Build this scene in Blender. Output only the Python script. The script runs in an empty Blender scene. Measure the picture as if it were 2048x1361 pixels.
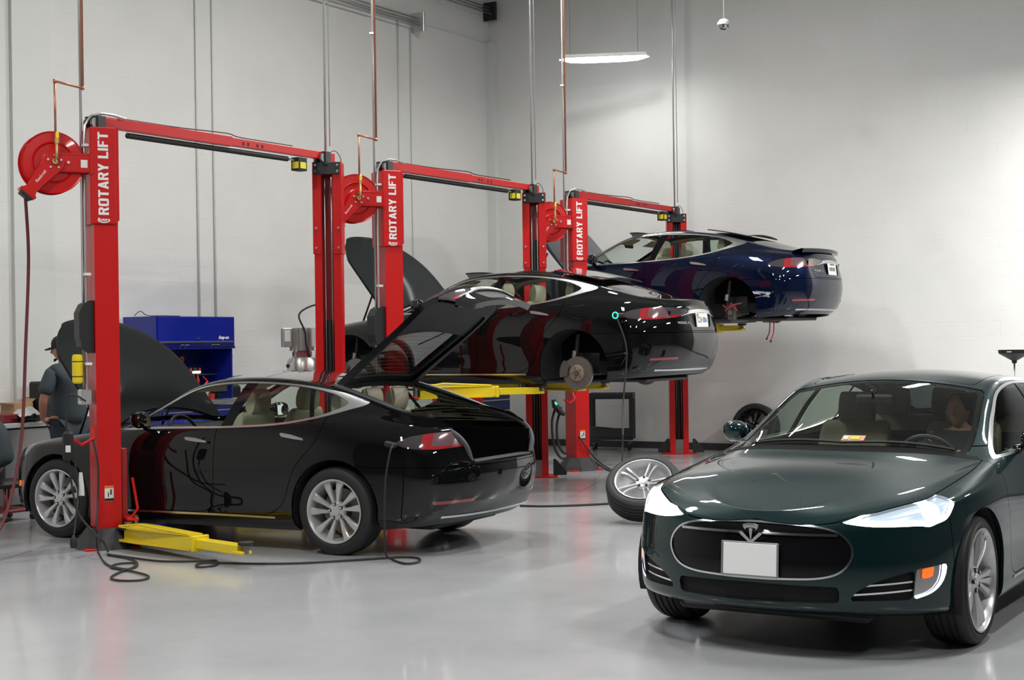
import bpy, bmesh, math, random
import numpy as np
from mathutils import Vector, Matrix, Euler
from math import sin, cos, pi, radians
random.seed(7)
S = bpy.context.scene
COL = S.collection
# ---------------------------------------------------------------- camera, world, lights, exposure
F_PX, CAM_H, CAM_PITCH, CAM_ROLL = 3031.9, 1.688, radians(0.05), radians(-0.81)
cam = bpy.data.cameras.new('camera'); cam.sensor_width = 36.0; cam.lens = F_PX/2048*36
cam.clip_end = 200
camo = bpy.data.objects.new('camera', cam); COL.objects.link(camo)
camo.matrix_world = Matrix.Translation((0, 0, CAM_H)) @ Matrix.Rotation(pi/2+CAM_PITCH, 4, 'X') @ Matrix.Rotation(CAM_ROLL, 4, 'Z')
S.camera = camo
S.view_settings.view_transform = 'Standard'; S.view_settings.look = 'None'
S.view_settings.gamma = 1.0; S.view_settings.use_curve_mapping = False
S.view_settings.exposure = 0.0
W = bpy.data.worlds.new('hall air'); S.world = W; W.use_nodes = True
W.node_tree.nodes['Background'].inputs[0].default_value = (.80, .86, .90, 1)
W.node_tree.nodes['Background'].inputs[1].default_value = 0.25

ROW = radians(58.28)                      # direction of the row of lifts on the floor
RD = Vector((cos(ROW), sin(ROW), 0)); ND = Vector((sin(ROW), -cos(ROW), 0))   # along the row / towards the rear of the cars
L1 = Vector((-3.4553, 12.8333, 0)); SPAN, PITCH, BEAM_Z = 3.057, 4.083, 3.64

def light(name, loc, size, power, rot=(0, 0, 0), col=(1, 1, 1), spread=180, sy=None):
    l = bpy.data.lights.new(name, 'AREA'); l.shape = 'RECTANGLE'; l.size = size; l.size_y = sy or size
    l.energy = power; l.color = col; l.spread = radians(spread)
    o = bpy.data.objects.new(name, l); COL.objects.link(o); o.location = loc; o.rotation_euler = rot
    return o

# ---------------------------------------------------------------- materials
def mat(name, col, rough=.5, metal=0, coat=0, spec=.5, emit=None, es=0, noise=None, bump=None, alpha=1, trans=0, coat_r=.03):
    m = bpy.data.materials.new(name); m.use_nodes = True
    nt = m.node_tree; b = nt.nodes['Principled BSDF']
    b.inputs['Base Color'].default_value = (*col, 1); b.inputs['Roughness'].default_value = rough
    b.inputs['Metallic'].default_value = metal; b.inputs['Coat Weight'].default_value = coat
    b.inputs['Coat Roughness'].default_value = coat_r; b.inputs['Specular IOR Level'].default_value = spec
    b.inputs['Transmission Weight'].default_value = trans
    if emit: b.inputs['Emission Color'].default_value = (*emit, 1); b.inputs['Emission Strength'].default_value = es
    tc = nt.nodes.new('ShaderNodeTexCoord')
    if noise:      # (scale, amount)
        n = nt.nodes.new('ShaderNodeTexNoise'); n.inputs['Scale'].default_value = noise[0]; n.inputs['Detail'].default_value = 4
        r = nt.nodes.new('ShaderNodeMapRange'); r.inputs['To Min'].default_value = 1-noise[1]; r.inputs['To Max'].default_value = 1+noise[1]
        mx = nt.nodes.new('ShaderNodeVectorMath'); mx.operation = 'SCALE'; mx.inputs[0].default_value = col
        nt.links.new(tc.outputs['Object'], n.inputs['Vector']); nt.links.new(n.outputs['Fac'], r.inputs['Value'])
        nt.links.new(r.outputs[0], mx.inputs['Scale']); nt.links.new(mx.outputs[0], b.inputs['Base Color'])
    if bump:       # (scale, strength)
        n = nt.nodes.new('ShaderNodeTexNoise'); n.inputs['Scale'].default_value = bump[0]; n.inputs['Detail'].default_value = 3
        bp = nt.nodes.new('ShaderNodeBump'); bp.inputs['Strength'].default_value = bump[1]; bp.inputs['Distance'].default_value = .01
        nt.links.new(tc.outputs['Object'], n.inputs['Vector']); nt.links.new(n.outputs['Fac'], bp.inputs['Height']); nt.links.new(bp.outputs[0], b.inputs['Normal'])
    return m
def glass(name, tint, refl=1.5, amt=1.0):
    m = bpy.data.materials.new(name); m.use_nodes = True; nt = m.node_tree; nt.nodes.clear()
    o = nt.nodes.new('ShaderNodeOutputMaterial'); t = nt.nodes.new('ShaderNodeBsdfTransparent'); g = nt.nodes.new('ShaderNodeBsdfGlossy')
    f = nt.nodes.new('ShaderNodeFresnel'); x = nt.nodes.new('ShaderNodeMixShader')
    ge = nt.nodes.new('ShaderNodeNewGeometry'); mr = nt.nodes.new('ShaderNodeMapRange')      # same thin-pane reflection from both sides
    mr.inputs['To Min'].default_value = refl; mr.inputs['To Max'].default_value = 1/refl; nt.links.new(ge.outputs['Backfacing'], mr.inputs[0]); nt.links.new(mr.outputs[0], f.inputs[0])
    t.inputs[0].default_value = (*tint, 1); g.inputs['Roughness'].default_value = .0; g.inputs[0].default_value = (amt, amt, amt, 1)
    nt.links.new(f.outputs[0], x.inputs[0]); nt.links.new(t.outputs[0], x.inputs[1]); nt.links.new(g.outputs[0], x.inputs[2]); nt.links.new(x.outputs[0], o.inputs[0])
    return m
M = {}
def paint(name, col, flake=None):
    return mat(name, col, .35, 0 if flake is None else .3, coat=1, coat_r=.012, spec=.0)
M['black'] = paint('black car paint', (.0035, .0035, .0038))
M['navy'] = paint('dark blue car paint', (.002, .005, .020), 1)
M['green'] = paint('dark green car paint', (.004, .018, .020), 1)
M['gloss_black'] = mat('gloss black plastic', (.004, .004, .005), .05, spec=.35)
M['matte_black'] = mat('matte black plastic', (.008, .008, .009), .55)
M['liner'] = mat('dark liner felt', (.006, .006, .007), .9)
M['chrome'] = mat('polished chrome', (.78, .79, .80), .12, 1)
M['brightmetal'] = mat('satin chrome', (.62, .63, .64), .28, 1)
M['rim'] = mat('silver alloy', (.56, .56, .57), .32, .55, coat=.4)
M['rimdark'] = mat('grey alloy', (.20, .20, .21), .35, .8, coat=.5)
M['tyre'] = mat('tyre rubber', (.012, .012, .013), .6, bump=(60, .15))
M['side_glass'] = glass('side window glass', (.68, .78, .71), 1.45)
M['rear_glass'] = glass('dark rear window glass', (.10, .12, .12), 1.6)
M['roof_glass'] = mat('dark roof glass', (.006, .007, .008), .03, coat=1)
M['screen_glass'] = glass('windshield glass', (.80, .88, .83), 1.4, .8)
M['cream'] = mat('cream leather', (.64, .58, .44), .5, noise=(6, .05))
M['headliner'] = mat('beige headliner', (.50, .47, .38), .9)
M['darkseat'] = mat('tan seat leather', (.17, .125, .08), .55)
M['carpet'] = mat('black trunk carpet', (.003, .003, .003), 1.0, spec=.1)
M['lens_clear'] = mat('smoked lamp lens', (.05, .04, .045), .06, coat=1)
M['lens_red'] = mat('red lamp lens', (.30, .012, .02), .10, coat=1)
M['lens_inner'] = mat('lamp reflector', (.35, .34, .35), .12, .8, coat=1)
M['lens_pink'] = mat('pale red lamp lens', (.16, .09, .10), .12, .3, coat=1)
M['reflector_red'] = mat('red reflector', (.22, .01, .012), .15, coat=1)
M['lamp_on'] = mat('lit headlamp', (.9, .93, 1), .2, emit=(.86, .92, 1), es=14)
M['drl_on'] = mat('lit running light', (.9, .93, 1), .2, emit=(.75, .78, 1), es=5)
M['lamp_off'] = mat('headlamp lens', (.25, .26, .28), .08, .5, coat=1)
M['amber'] = mat('amber marker', (.9, .16, .02), .2, emit=(1, .2, .02), es=.6)
M['white'] = mat('white plastic', (.75, .75, .74), .4)
M['plate_white'] = mat('blank white plate', (.80, .80, .80), .3, coat=.4)
M['steel'] = mat('grey steel', (.25, .24, .23), .4, .9, noise=(30, .2))
M['rust'] = mat('rusty hub steel', (.30, .22, .17), .55, .6, noise=(40, .35))
M['castiron'] = mat('cast iron', (.12, .115, .11), .55, .7, noise=(30, .25))
M['red'] = mat('red lift paint', (.52, .003, .003), .38, coat=.12, spec=.35)
M['darkred'] = mat('red channel paint', (.30, .010, .014), .4, coat=.2)
M['reelred'] = mat('red reel paint', (.50, .004, .004), .3, coat=.4, spec=.35)
M['yellow'] = mat('yellow arm paint', (.80, .60, .006), .40, coat=.3, noise=(5, .06))
M['rubber'] = mat('black rubber', (.012, .012, .012), .6)
M['black_steel'] = mat('black painted steel', (.015, .015, .016), .4, coat=.2)
M['skirt'] = mat('worn black rubber skirt', (.035, .035, .036), .7, noise=(8, .3))
M['copper'] = mat('copper pipe', (.45, .18, .11), .4, .7)
M['conduit'] = mat('galvanised conduit', (.60, .61, .60), .32, .85)
M['brass'] = mat('brass fitting', (.55, .40, .16), .3, .9)
M['hose'] = mat('dark red hose', (.12, .014, .018), .5)
M['blue'] = mat('blue tool cabinet paint', (.004, .015, .26), .3, coat=.4)
M['darkblue'] = mat('dark blue paint', (.004, .02, .12), .4, coat=.2)
M['letter'] = mat('white lettering', (.80, .79, .78), .5)
M['label'] = mat('white label', (.70, .70, .66), .5)
M['ylabel'] = mat('yellow label', (.80, .68, .02), .5)
M['skin'] = mat('skin', (.42, .20, .13), .55)
M['shirt'] = mat('grey work shirt', (.045, .060, .070), .85, bump=(25, .25))
M['trousers'] = mat('grey work trousers', (.040, .050, .062), .85, bump=(20, .25))
M['hair'] = mat('dark hair', (.012, .008, .006), .7)
M['cap'] = mat('charcoal cap fabric', (.018, .017, .016), .85)
M['cardboard'] = mat('brown cardboard', (.40, .24, .13), .8)
M['cloth'] = mat('white cloth', (.62, .61, .60), .9, bump=(20, .5))
M['counter'] = mat('white countertop', (.66, .66, .66), .35)
M['stainless'] = mat('stainless sheet', (.45, .45, .46), .35, .85)
M['orange'] = mat('orange plastic', (.80, .18, .03), .4)
M['green_led'] = mat('green charge ring', (.02, .6, .3), .3, emit=(.03, .9, .45), es=2.2)
M['plasticgrey'] = mat('dark grey plastic cart', (.028, .033, .034), .6)
M['redtrim'] = mat('dark red plastic', (.20, .012, .02), .5)

# ---------------------------------------------------------------- object helpers
def tag(o, label=None, cat=None, group=None, kind=None):
    if label: o['label'] = label
    if cat: o['category'] = cat
    if group: o['group'] = group
    if kind: o['kind'] = kind
    return o
def empty(name, loc=(0, 0, 0), rz=0, label=None, cat=None, group=None, rot=None):
    o = bpy.data.objects.new(name, None); COL.objects.link(o); o.location = loc
    o.rotation_euler = rot if rot else (0, 0, rz); o.empty_display_size = .1
    return tag(o, label, cat, group)
def link(name, me, parent=None, mtx=None):
    o = bpy.data.objects.new(name, me); COL.objects.link(o)
    if parent: o.parent = parent
    if mtx is not None: o.matrix_local = mtx
    return o
class MB:
    """collects shapes; build() links them as one mesh object"""
    def __init__(s): s.v = []; s.f = []; s.m = []; s.mats = []; s.sm = []
    def mi(s, m):
        m = M[m] if isinstance(m, str) else m
        if m not in s.mats: s.mats.append(m)
        return s.mats.index(m)
    def add(s, vs, fs, m, smooth=False):
        b = len(s.v); s.v += [tuple(v) for v in vs]; k = s.mi(m)
        for f in fs: s.f.append([b+i for i in f]); s.m.append(k); s.sm.append(smooth)
        return s
    def box(s, c, d, m, rot=None, bev=0):
        c = Vector(c); hx, hy, hz = d[0]/2, d[1]/2, d[2]/2
        if bev:
            b = min(bev, hx*.9, hy*.9, hz*.9); vs = []; 
            # chamfered box
            idx = {}
            def V(x, y, z): vs.append(Vector((x, y, z))); return len(vs)-1
            for sx in (-1, 1):
                for sy in (-1, 1):
                    for sz in (-1, 1):
                        idx[(sx, sy, sz, 0)] = V(sx*hx, sy*(hy-b), sz*(hz-b))
                        idx[(sx, sy, sz, 1)] = V(sx*(hx-b), sy*hy, sz*(hz-b))
                        idx[(sx, sy, sz, 2)] = V(sx*(hx-b), sy*(hy-b), sz*hz)
            fs = []
            q = [(-1, -1), (1, -1), (1, 1), (-1, 1)]
            for g in (-1, 1):
                fs.append([idx[(g, a, c2, 0)] for a, c2 in q]); fs.append([idx[(a, g, c2, 1)] for a, c2 in q]); fs.append([idx[(a, c2, g, 2)] for a, c2 in q])
                for h in (-1, 1):
                    fs.append([idx[(g, h, -1, 0)], idx[(g, h, 1, 0)], idx[(g, h, 1, 1)], idx[(g, h, -1, 1)]])
                    fs.append([idx[(g, -1, h, 0)], idx[(g, 1, h, 0)], idx[(g, 1, h, 2)], idx[(g, -1, h, 2)]])
                    fs.append([idx[(-1, g, h, 1)], idx[(1, g, h, 1)], idx[(1, g, h, 2)], idx[(-1, g, h, 2)]])
                    for k in (-1, 1): fs.append([idx[(g, h, k, i)] for i in range(3)])
        else:
            vs = [Vector((x, y, z)) for x in (-hx, hx) for y in (-hy, hy) for z in (-hz, hz)]
            fs = [(0, 1, 3, 2), (4, 6, 7, 5), (0, 4, 5, 1), (2, 3, 7, 6), (0, 2, 6, 4), (1, 5, 7, 3)]
        if rot is not None:
            R = rot if isinstance(rot, Matrix) else Euler(rot).to_matrix()
            vs = [R @ v for v in vs]
        return s.add([c+v for v in vs], fs, m)
    def tube(s, pts, r, m, n=10, closed=False, caps=True):
        pts = [Vector(p) for p in pts]; N = len(pts); rs = r if isinstance(r, (list, tuple)) else [r]*N
        T = []
        for i in range(N):
            a = pts[(i-1) % N] if (closed or i) else pts[0]; b = pts[(i+1) % N] if (closed or i < N-1) else pts[-1]
            t = b-a; T.append(t.normalized() if t.length > 1e-9 else Vector((0, 0, 1)))
        up = Vector((0, 0, 1)) if abs(T[0].z) < .9 else Vector((1, 0, 0))
        u = T[0].cross(up).normalized(); vs = []
        for i in range(N):
            u = (u-T[i]*u.dot(T[i])); u = u.normalized() if u.length > 1e-6 else T[i].orthogonal().normalized()
            w = T[i].cross(u)
            for k in range(n): a = 2*pi*k/n; vs.append(pts[i]+(u*cos(a)+w*sin(a))*rs[i])
        fs = []
        for i in range(N if closed else N-1):
            j = (i+1) % N
            for k in range(n): fs.append((i*n+k, i*n+(k+1) % n, j*n+(k+1) % n, j*n+k))
        s.add(vs, fs, m, True)
        if caps and not closed:
            s.add(vs[:n], [tuple(range(n))[::-1]], m); s.add(vs[-n:], [tuple(range(n))], m)
        return s
    def cyl(s, a, b, r, m, n=24, r2=None, caps=True):
        return s.tube([a, b], [r, r if r2 is None else r2], m, n, caps=caps)
    def lathe(s, prof, m, n=48, axis='z', o=(0, 0, 0), smooth=True, closed=False):
        """prof: (radius, height) list about the axis"""
        o = Vector(o); vs = []
        for r, h in prof:
            for k in range(n):
                a = 2*pi*k/n; c, d = r*cos(a), r*sin(a)
                vs.append(o+(Vector((c, d, h)) if axis == 'z' else Vector((c, h, d)) if axis == 'y' else Vector((h, c, d))))
        L = len(prof); fs = []
        for i in range(L if closed else L-1):
            j = (i+1) % L
            for k in range(n): fs.append((i*n+k, i*n+(k+1) % n, j*n+(k+1) % n, j*n+k))
        return s.add(vs, fs, m, smooth)
    def prism(s, poly, h, m, org=(0, 0, 0), ux=(1, 0, 0), uy=(0, 1, 0)):
        """2-D polygon extruded by h along ux x uy"""
        ux, uy, o = Vector(ux).normalized(), Vector(uy).normalized(), Vector(org); w = ux.cross(uy)
        n = len(poly); a = [o+ux*x+uy*y for x, y in poly]; b = [p+w*h for p in a]
        return s.add(a+b, [tuple(range(n))[::-1], tuple(range(n, 2*n))]+[(i, (i+1) % n, n+(i+1) % n, n+i) for i in range(n)], m)
    def mesh(s, name='mesh'):
        me = bpy.data.meshes.new(name); me.from_pydata(s.v, [], s.f)
        for m in s.mats: me.materials.append(m)
        me.polygons.foreach_set('material_index', s.m); me.polygons.foreach_set('use_smooth', s.sm)
        me.update(); bm = bmesh.new(); bm.from_mesh(me); bmesh.ops.remove_doubles(bm, verts=bm.verts, dist=1e-6)
        bmesh.ops.recalc_face_normals(bm, faces=bm.faces)
        for e in bm.edges:
            if len(e.link_faces) == 2 and e.calc_face_angle(0) > .6: e.smooth = False
        bm.to_mesh(me); bm.free(); return me
    def build(s, name, parent=None, loc=None, rot=None):
        o = link(name, s.mesh(name), parent)
        if loc is not None: o.location = loc
        if rot is not None: o.rotation_euler = rot
        return o
def copy_tree(o, parent=None):
    c = o.copy(); COL.objects.link(c); c.parent = parent
    for ch in list(o.children): copy_tree(ch, c)
    return c
def smooth_pts(pts, n=8, closed=False):
    P = [Vector(p) for p in pts]; N = len(P); out = []
    for i in range(N if closed else N-1):
        a, b, c, d = (P[(i-1) % N] if closed or i else P[0]*2-P[1]), P[i], P[(i+1) % N], (P[(i+2) % N] if closed or i < N-2 else P[-1]*2-P[-2])
        for k in range(n):
            t = k/n; out.append(.5*((2*b)+(c-a)*t+(2*a-5*b+4*c-d)*t*t+(3*b-a-3*c+d)*t**3))
    if not closed: out.append(P[-1])
    return out
def text_mesh(txt, size, m, parent, name, mtx, extrude=.001, xs=1, shear=0, spacing=1.0, bold=0):
    c = bpy.data.curves.new(name, 'FONT'); c.body = txt; c.size = size; c.extrude = extrude; c.align_x = 'CENTER'; c.align_y = 'CENTER'
    c.shear = shear; c.space_character = spacing; c.offset = bold
    o = bpy.data.objects.new('tmp', c); COL.objects.link(o)
    dg = bpy.context.evaluated_depsgraph_get(); me = bpy.data.meshes.new_from_object(o.evaluated_get(dg))
    bpy.data.objects.remove(o); me.materials.clear(); me.materials.append(M[m])
    t = link(name, me, parent); t.matrix_local = mtx @ Matrix.Diagonal((xs, 1, 1, 1)); return t
M['hoodblack'] = mat('dull black hood paint', (.010, .013, .0125), .55, coat=.05, coat_r=.08, spec=.05)  # dull green-black hood colour with hardly any coat
M['trimgrey'] = mat('charcoal trim panel', (.022, .024, .026), .7)
M['cowl'] = mat('black cowl plastic', (.004, .004, .004), .8, spec=.1)
M['darkcloth'] = mat('dark cloth', (.012, .014, .020), .85)

# ---------------------------------------------------------------- saloon car body surface
def nspline(xs, ys):
    xs = np.array(xs, float); ys = np.array(ys, float)
    if xs[0] > xs[-1]: xs, ys = xs[::-1], ys[::-1]
    n = len(xs); h = np.diff(xs); A = np.eye(n); r = np.zeros(n)
    for i in range(1, n-1):
        A[i, i-1] = h[i-1]; A[i, i] = 2*(h[i-1]+h[i]); A[i, i+1] = h[i]; r[i] = 6*((ys[i+1]-ys[i])/h[i]-(ys[i]-ys[i-1])/h[i-1])
    m = np.linalg.solve(A, r)
    def f(x):
        x = np.asarray(x, float); xc = np.clip(x, xs[0], xs[-1]); i = np.clip(np.searchsorted(xs, xc)-1, 0, n-2)
        a, b, hh = xs[i+1]-xc, xc-xs[i], h[i]
        v = m[i]*a**3/(6*hh)+m[i+1]*b**3/(6*hh)+(ys[i]/hh-m[i]*hh/6)*a+(ys[i+1]/hh-m[i+1]*hh/6)*b
        s0 = (ys[1]-ys[0])/h[0]-m[1]*h[0]/6; s1 = (ys[-1]-ys[-2])/h[-1]+m[-2]*h[-1]/6
        return v+np.where(x < xs[0], (x-xs[0])*s0, 0)+np.where(x > xs[-1], (x-xs[-1])*s1, 0)
    return f
def keys(s): return nspline(*zip(*[tuple(map(float, q.split(':'))) for q in s.split()]))
zc = keys('2.28:.765 2.15:.80 1.9:.870 1.5:.948 1.2:.998 1.08:1.042 .8:1.175 .5:1.302 .25:1.385 0:1.432 -.3:1.457 -.8:1.440 -1.2:1.382 -1.6:1.290 -2.0:1.175 -2.3:1.095 -2.46:1.075')
Ey = keys('2.3:.50 2.0:.55 1.5:.64 1.1:.745 .85:.755 .5:.715 .1:.655 -.25:.632 -.7:.625 -1.1:.632 -1.64:.665 -2.1:.665 -2.46:.64')
Ez = keys('2.3:.765 2.0:.835 1.5:.915 1.1:.955 .85:1.0 .5:1.150 .1:1.335 -.25:1.392 -.7:1.392 -1.1:1.350 -1.64:1.222 -2.1:1.105 -2.46:1.055')
# ring: xf, xr, front cap length, power, rear cap length, power, y(x), z(x)
RINGS = [
 (2.28, -2.40, .70, 2.1, .45, 2.3, keys('2.3:.86 1.9:.88 1.48:.90 .8:.89 0:.885 -.8:.89 -1.48:.90 -2.1:.86 -2.5:.82'), keys('2.3:.235 1.9:.215 1.5:.185 0:.175 -1.2:.18 -1.8:.21 -2.4:.26')),
 (2.385, -2.49, .70, 2.1, .47, 2.3, keys('2.4:.93 1.9:.925 1.48:.955 .8:.945 0:.935 -.8:.945 -1.48:.965 -2.1:.93 -2.5:.90'), keys('2.4:.275 1.9:.255 1.5:.235 0:.235 -1.2:.245 -1.8:.28 -2.5:.33')),
 (2.405, -2.555, .70, 2.1, .5, 2.3, keys('2.4:.94 1.9:.935 1.48:.968 .8:.952 0:.940 -.8:.955 -1.48:.980 -2.1:.945 -2.5:.92'), keys('2.4:.34 1.5:.36 0:.36 -1.5:.39 -2.5:.44')),
 (2.410, -2.585, .70, 2.1, .5, 2.3, keys('2.4:.94 1.9:.935 1.48:.972 .8:.962 0:.955 -.8:.966 -1.48:.984 -2.1:.95 -2.5:.93'), keys('2.4:.50 1.5:.52 0:.53 -1.5:.56 -2.5:.60')),
 (2.395, -2.575, .70, 2.1, .5, 2.3, keys('2.4:.93 1.9:.930 1.48:.966 .8:.963 0:.958 -.8:.968 -1.48:.982 -2.1:.945 -2.5:.92'), keys('2.4:.61 1.5:.66 0:.70 -1.5:.73 -2.5:.745')),
 (2.365, -2.548, .70, 2.1, .5, 2.3, keys('2.4:.90 1.9:.905 1.48:.947 .8:.942 0:.938 -.8:.948 -1.48:.962 -2.1:.915 -2.5:.88'), keys('2.37:.695 2.1:.755 1.8:.80 1.48:.818 .8:.85 0:.865 -.8:.89 -1.48:.905 -2.1:.90 -2.5:.88')),
 (2.335, -2.530, .74, 2.05, .5, 2.4, keys('2.35:.80 1.9:.83 1.48:.88 .9:.895 .5:.900 0:.900 -.8:.905 -1.4:.900 -2.0:.84 -2.5:.77'), keys('2.34:.728 2.1:.790 1.8:.842 1.48:.875 .9:.935 .5:.962 0:.982 -.8:1.015 -1.4:1.045 -2.0:1.035 -2.3:1.01 -2.5:.985')),
 (2.315, -2.515, .74, 2.05, .5, 2.4, keys('2.35:.70 1.9:.735 1.48:.79 .9:.858 .5:.876 0:.876 -.8:.874 -1.4:.825 -1.7:.78 -2.1:.74 -2.5:.70'), keys('2.32:.745 2.1:.802 1.8:.862 1.48:.903 .9:.958 .5:.988 0:1.005 -.8:1.052 -1.4:1.115 -1.7:1.12 -2.0:1.085 -2.3:1.045 -2.5:1.02')),
 None,
 (2.29, -2.49, .72, 2.05, .42, 2.4, Ey, Ez),
]
NT, T1, T2 = 330, .19, .86
def body_grid():
    t = np.linspace(0, 1, NT); rows = []
    for R in RINGS:
        if R is None: rows.append(None); continue
        xf, xr, af, pf, ar, pr, fy, fz = R
        x = np.empty(NT); cap = np.ones(NT)
        a = t < T1; ph = t[a]/T1*pi/2; x[a] = xf-af+af*np.cos(ph)**(2/pf); cap[a] = np.sin(ph)**(2/pf)
        b = (t >= T1) & (t <= T2); x[b] = (xf-af)+(t[b]-T1)/(T2-T1)*((xr+ar)-(xf-af))
        c = t > T2; ph = (1-t[c])/(1-T2)*pi/2; x[c] = xr+ar-ar*np.clip(np.cos(ph), 0, 1)**(2/pr); cap[c] = np.sin(ph)**(2/pr)
        rows.append(np.stack([x, fy(x)*cap, fz(x)], 1))
    r9, r7 = rows[9], rows[7]
    mid = (r9+r7)/2; bul = np.clip((r9[:, 2]-r7[:, 2])*.06, 0, .03); mid[:, 1] += bul*np.clip(mid[:, 1]/.3, 0, 1); mid[:, 2] += bul*.3
    rows[8] = mid
    xcf, xcr = 2.275, -2.475
    xcen = xcf+(r9[:, 0]-r9[0, 0])/(r9[-1, 0]-r9[0, 0])*(xcr-xcf)
    for f in (.84, .62, .40, .20, 0):
        x = r9[:, 0]*f*f+xcen*(1-f*f); y = r9[:, 1]*f; zz = Ez(x)+(zc(x)-Ez(x))*(1-f*f)
        zz = np.where(True, zz, zz); rows.append(np.stack([x, y, zz], 1))
    C = np.stack(rows)                                             # rings x NT x 3
    # smooth resampling across the rings (non-uniform Catmull-Rom)
    K = C.shape[0]; sub = [3, 4, 5, 5, 6, 7, 5, 7, 7, 6, 6, 6, 6, 5]; out = []; us = []
    ext = np.concatenate([(2*C[0]-C[1])[None], C, (C[-2]*np.array([1, -1, 1]))[None]])
    for i in range(K-1):
        p0, p1, p2, p3 = ext[i], ext[i+1], ext[i+2], ext[i+3]
        d1 = np.maximum(np.linalg.norm(p1-p0, axis=1), 1e-3)**.5; d2 = np.maximum(np.linalg.norm(p2-p1, axis=1), 1e-3)**.5; d3 = np.maximum(np.linalg.norm(p3-p2, axis=1), 1e-3)**.5
        d1, d2, d3 = d1[:, None], d2[:, None], d3[:, None]
        m1 = (p1-p0)/d1-(p2-p0)/(d1+d2)+(p2-p1)/d2; m2 = (p2-p1)/d2-(p3-p1)/(d2+d3)+(p3-p2)/d3
        m1 *= d2; m2 *= d2
        n = sub[i]
        for k in range(n):
            s = k/n; h = (2*s**3-3*s*s+1, s**3-2*s*s+s, -2*s**3+3*s*s, s**3-s*s)
            out.append(h[0]*p1+h[1]*m1+h[2]*p2+h[3]*m2); us.append(i+s)
    out.append(C[-1]); us.append(K-1)
    G = np.stack(out); G[-1][:, 1] = 0; G[:, 0, 1] = 0; G[:, -1, 1] = 0
    return G, np.array(us)
class Patch:
    def __init__(s, V, N, T, F): s.V, s.N, s.T, s.F = V, N, T, F     # T: ring parameter u, arc length
    def clip(s, d, g=0.0):
        """keep the part where d < g, cutting triangles on the way"""
        d = np.asarray(d, float)-g; d = np.where(np.abs(d) < 1e-7, -1e-7, d)
        ins = d < 0; c = ins[s.F].sum(1)
        keep = s.F[c == 3]; part = s.F[(c == 1) | (c == 2)]
        if len(part) == 0: return Patch(s.V, s.N, s.T, keep).compact()
        V, N, T = [s.V], [s.N], [s.T]; nv = len(s.V); cache = {}; nf = []; pa = []; pb = []
        def cut(a, b):
            nonlocal nv
            k = (a, b) if a < b else (b, a)
            if k not in cache: cache[k] = nv; nv += 1; pa.append(k[0]); pb.append(k[1])
            return cache[k]
        for a, b, e in part.tolist():
            I = [ins[a], ins[b], ins[e]]
            while not (I[0] and not I[2]) : a, b, e = b, e, a; I = [I[1], I[2], I[0]]
            if I[1]: p, q = cut(b, e), cut(e, a); nf += [(a, b, p), (a, p, q)]
            else: p, q = cut(a, b), cut(e, a); nf.append((a, p, q))
        pa, pb = np.array(pa), np.array(pb); w = (d[pa]/(d[pa]-d[pb]))[:, None]
        V.append(s.V[pa]*(1-w)+s.V[pb]*w); nn = s.N[pa]*(1-w)+s.N[pb]*w; N.append(nn/np.linalg.norm(nn, axis=1)[:, None]); T.append(s.T[pa]*(1-w)+s.T[pb]*w)
        return Patch(np.concatenate(V), np.concatenate(N), np.concatenate(T), np.concatenate([keep, np.array(nf)])).compact()
    def compact(s):
        if len(s.F) == 0: return Patch(s.V[:0], s.N[:0], s.T[:0], s.F)
        u, inv = np.unique(s.F, return_inverse=True); return Patch(s.V[u], s.N[u], s.T[u], inv.reshape(-1, 3))
    def mirror(s):
        k = np.array([1, -1, 1]); n = len(s.V); idx = np.arange(n)+n
        on = np.abs(s.V[:, 1]) < 1e-6; idx[on] = np.arange(n)[on]; N = s.N.copy(); N[on, 1] = 0
        return Patch(np.concatenate([s.V, s.V*k]), np.concatenate([N, N*k]), np.concatenate([s.T, s.T]), np.concatenate([s.F, idx[s.F][:, ::-1]])).compact()
    def flip(s):
        k = np.array([1, -1, 1]); return Patch(s.V*k, s.N*k, s.T, s.F[:, ::-1])
    def offset(s, h): return Patch(s.V+s.N*h, s.N, s.T, s.F)
    def edges(s):
        E = np.concatenate([s.F[:, [0, 1]], s.F[:, [1, 2]], s.F[:, [2, 0]]]); k = np.sort(E, 1)
        u, inv, c = np.unique(k, axis=0, return_inverse=True, return_counts=True)
        return E[c[inv.ravel()] == 1]
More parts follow.
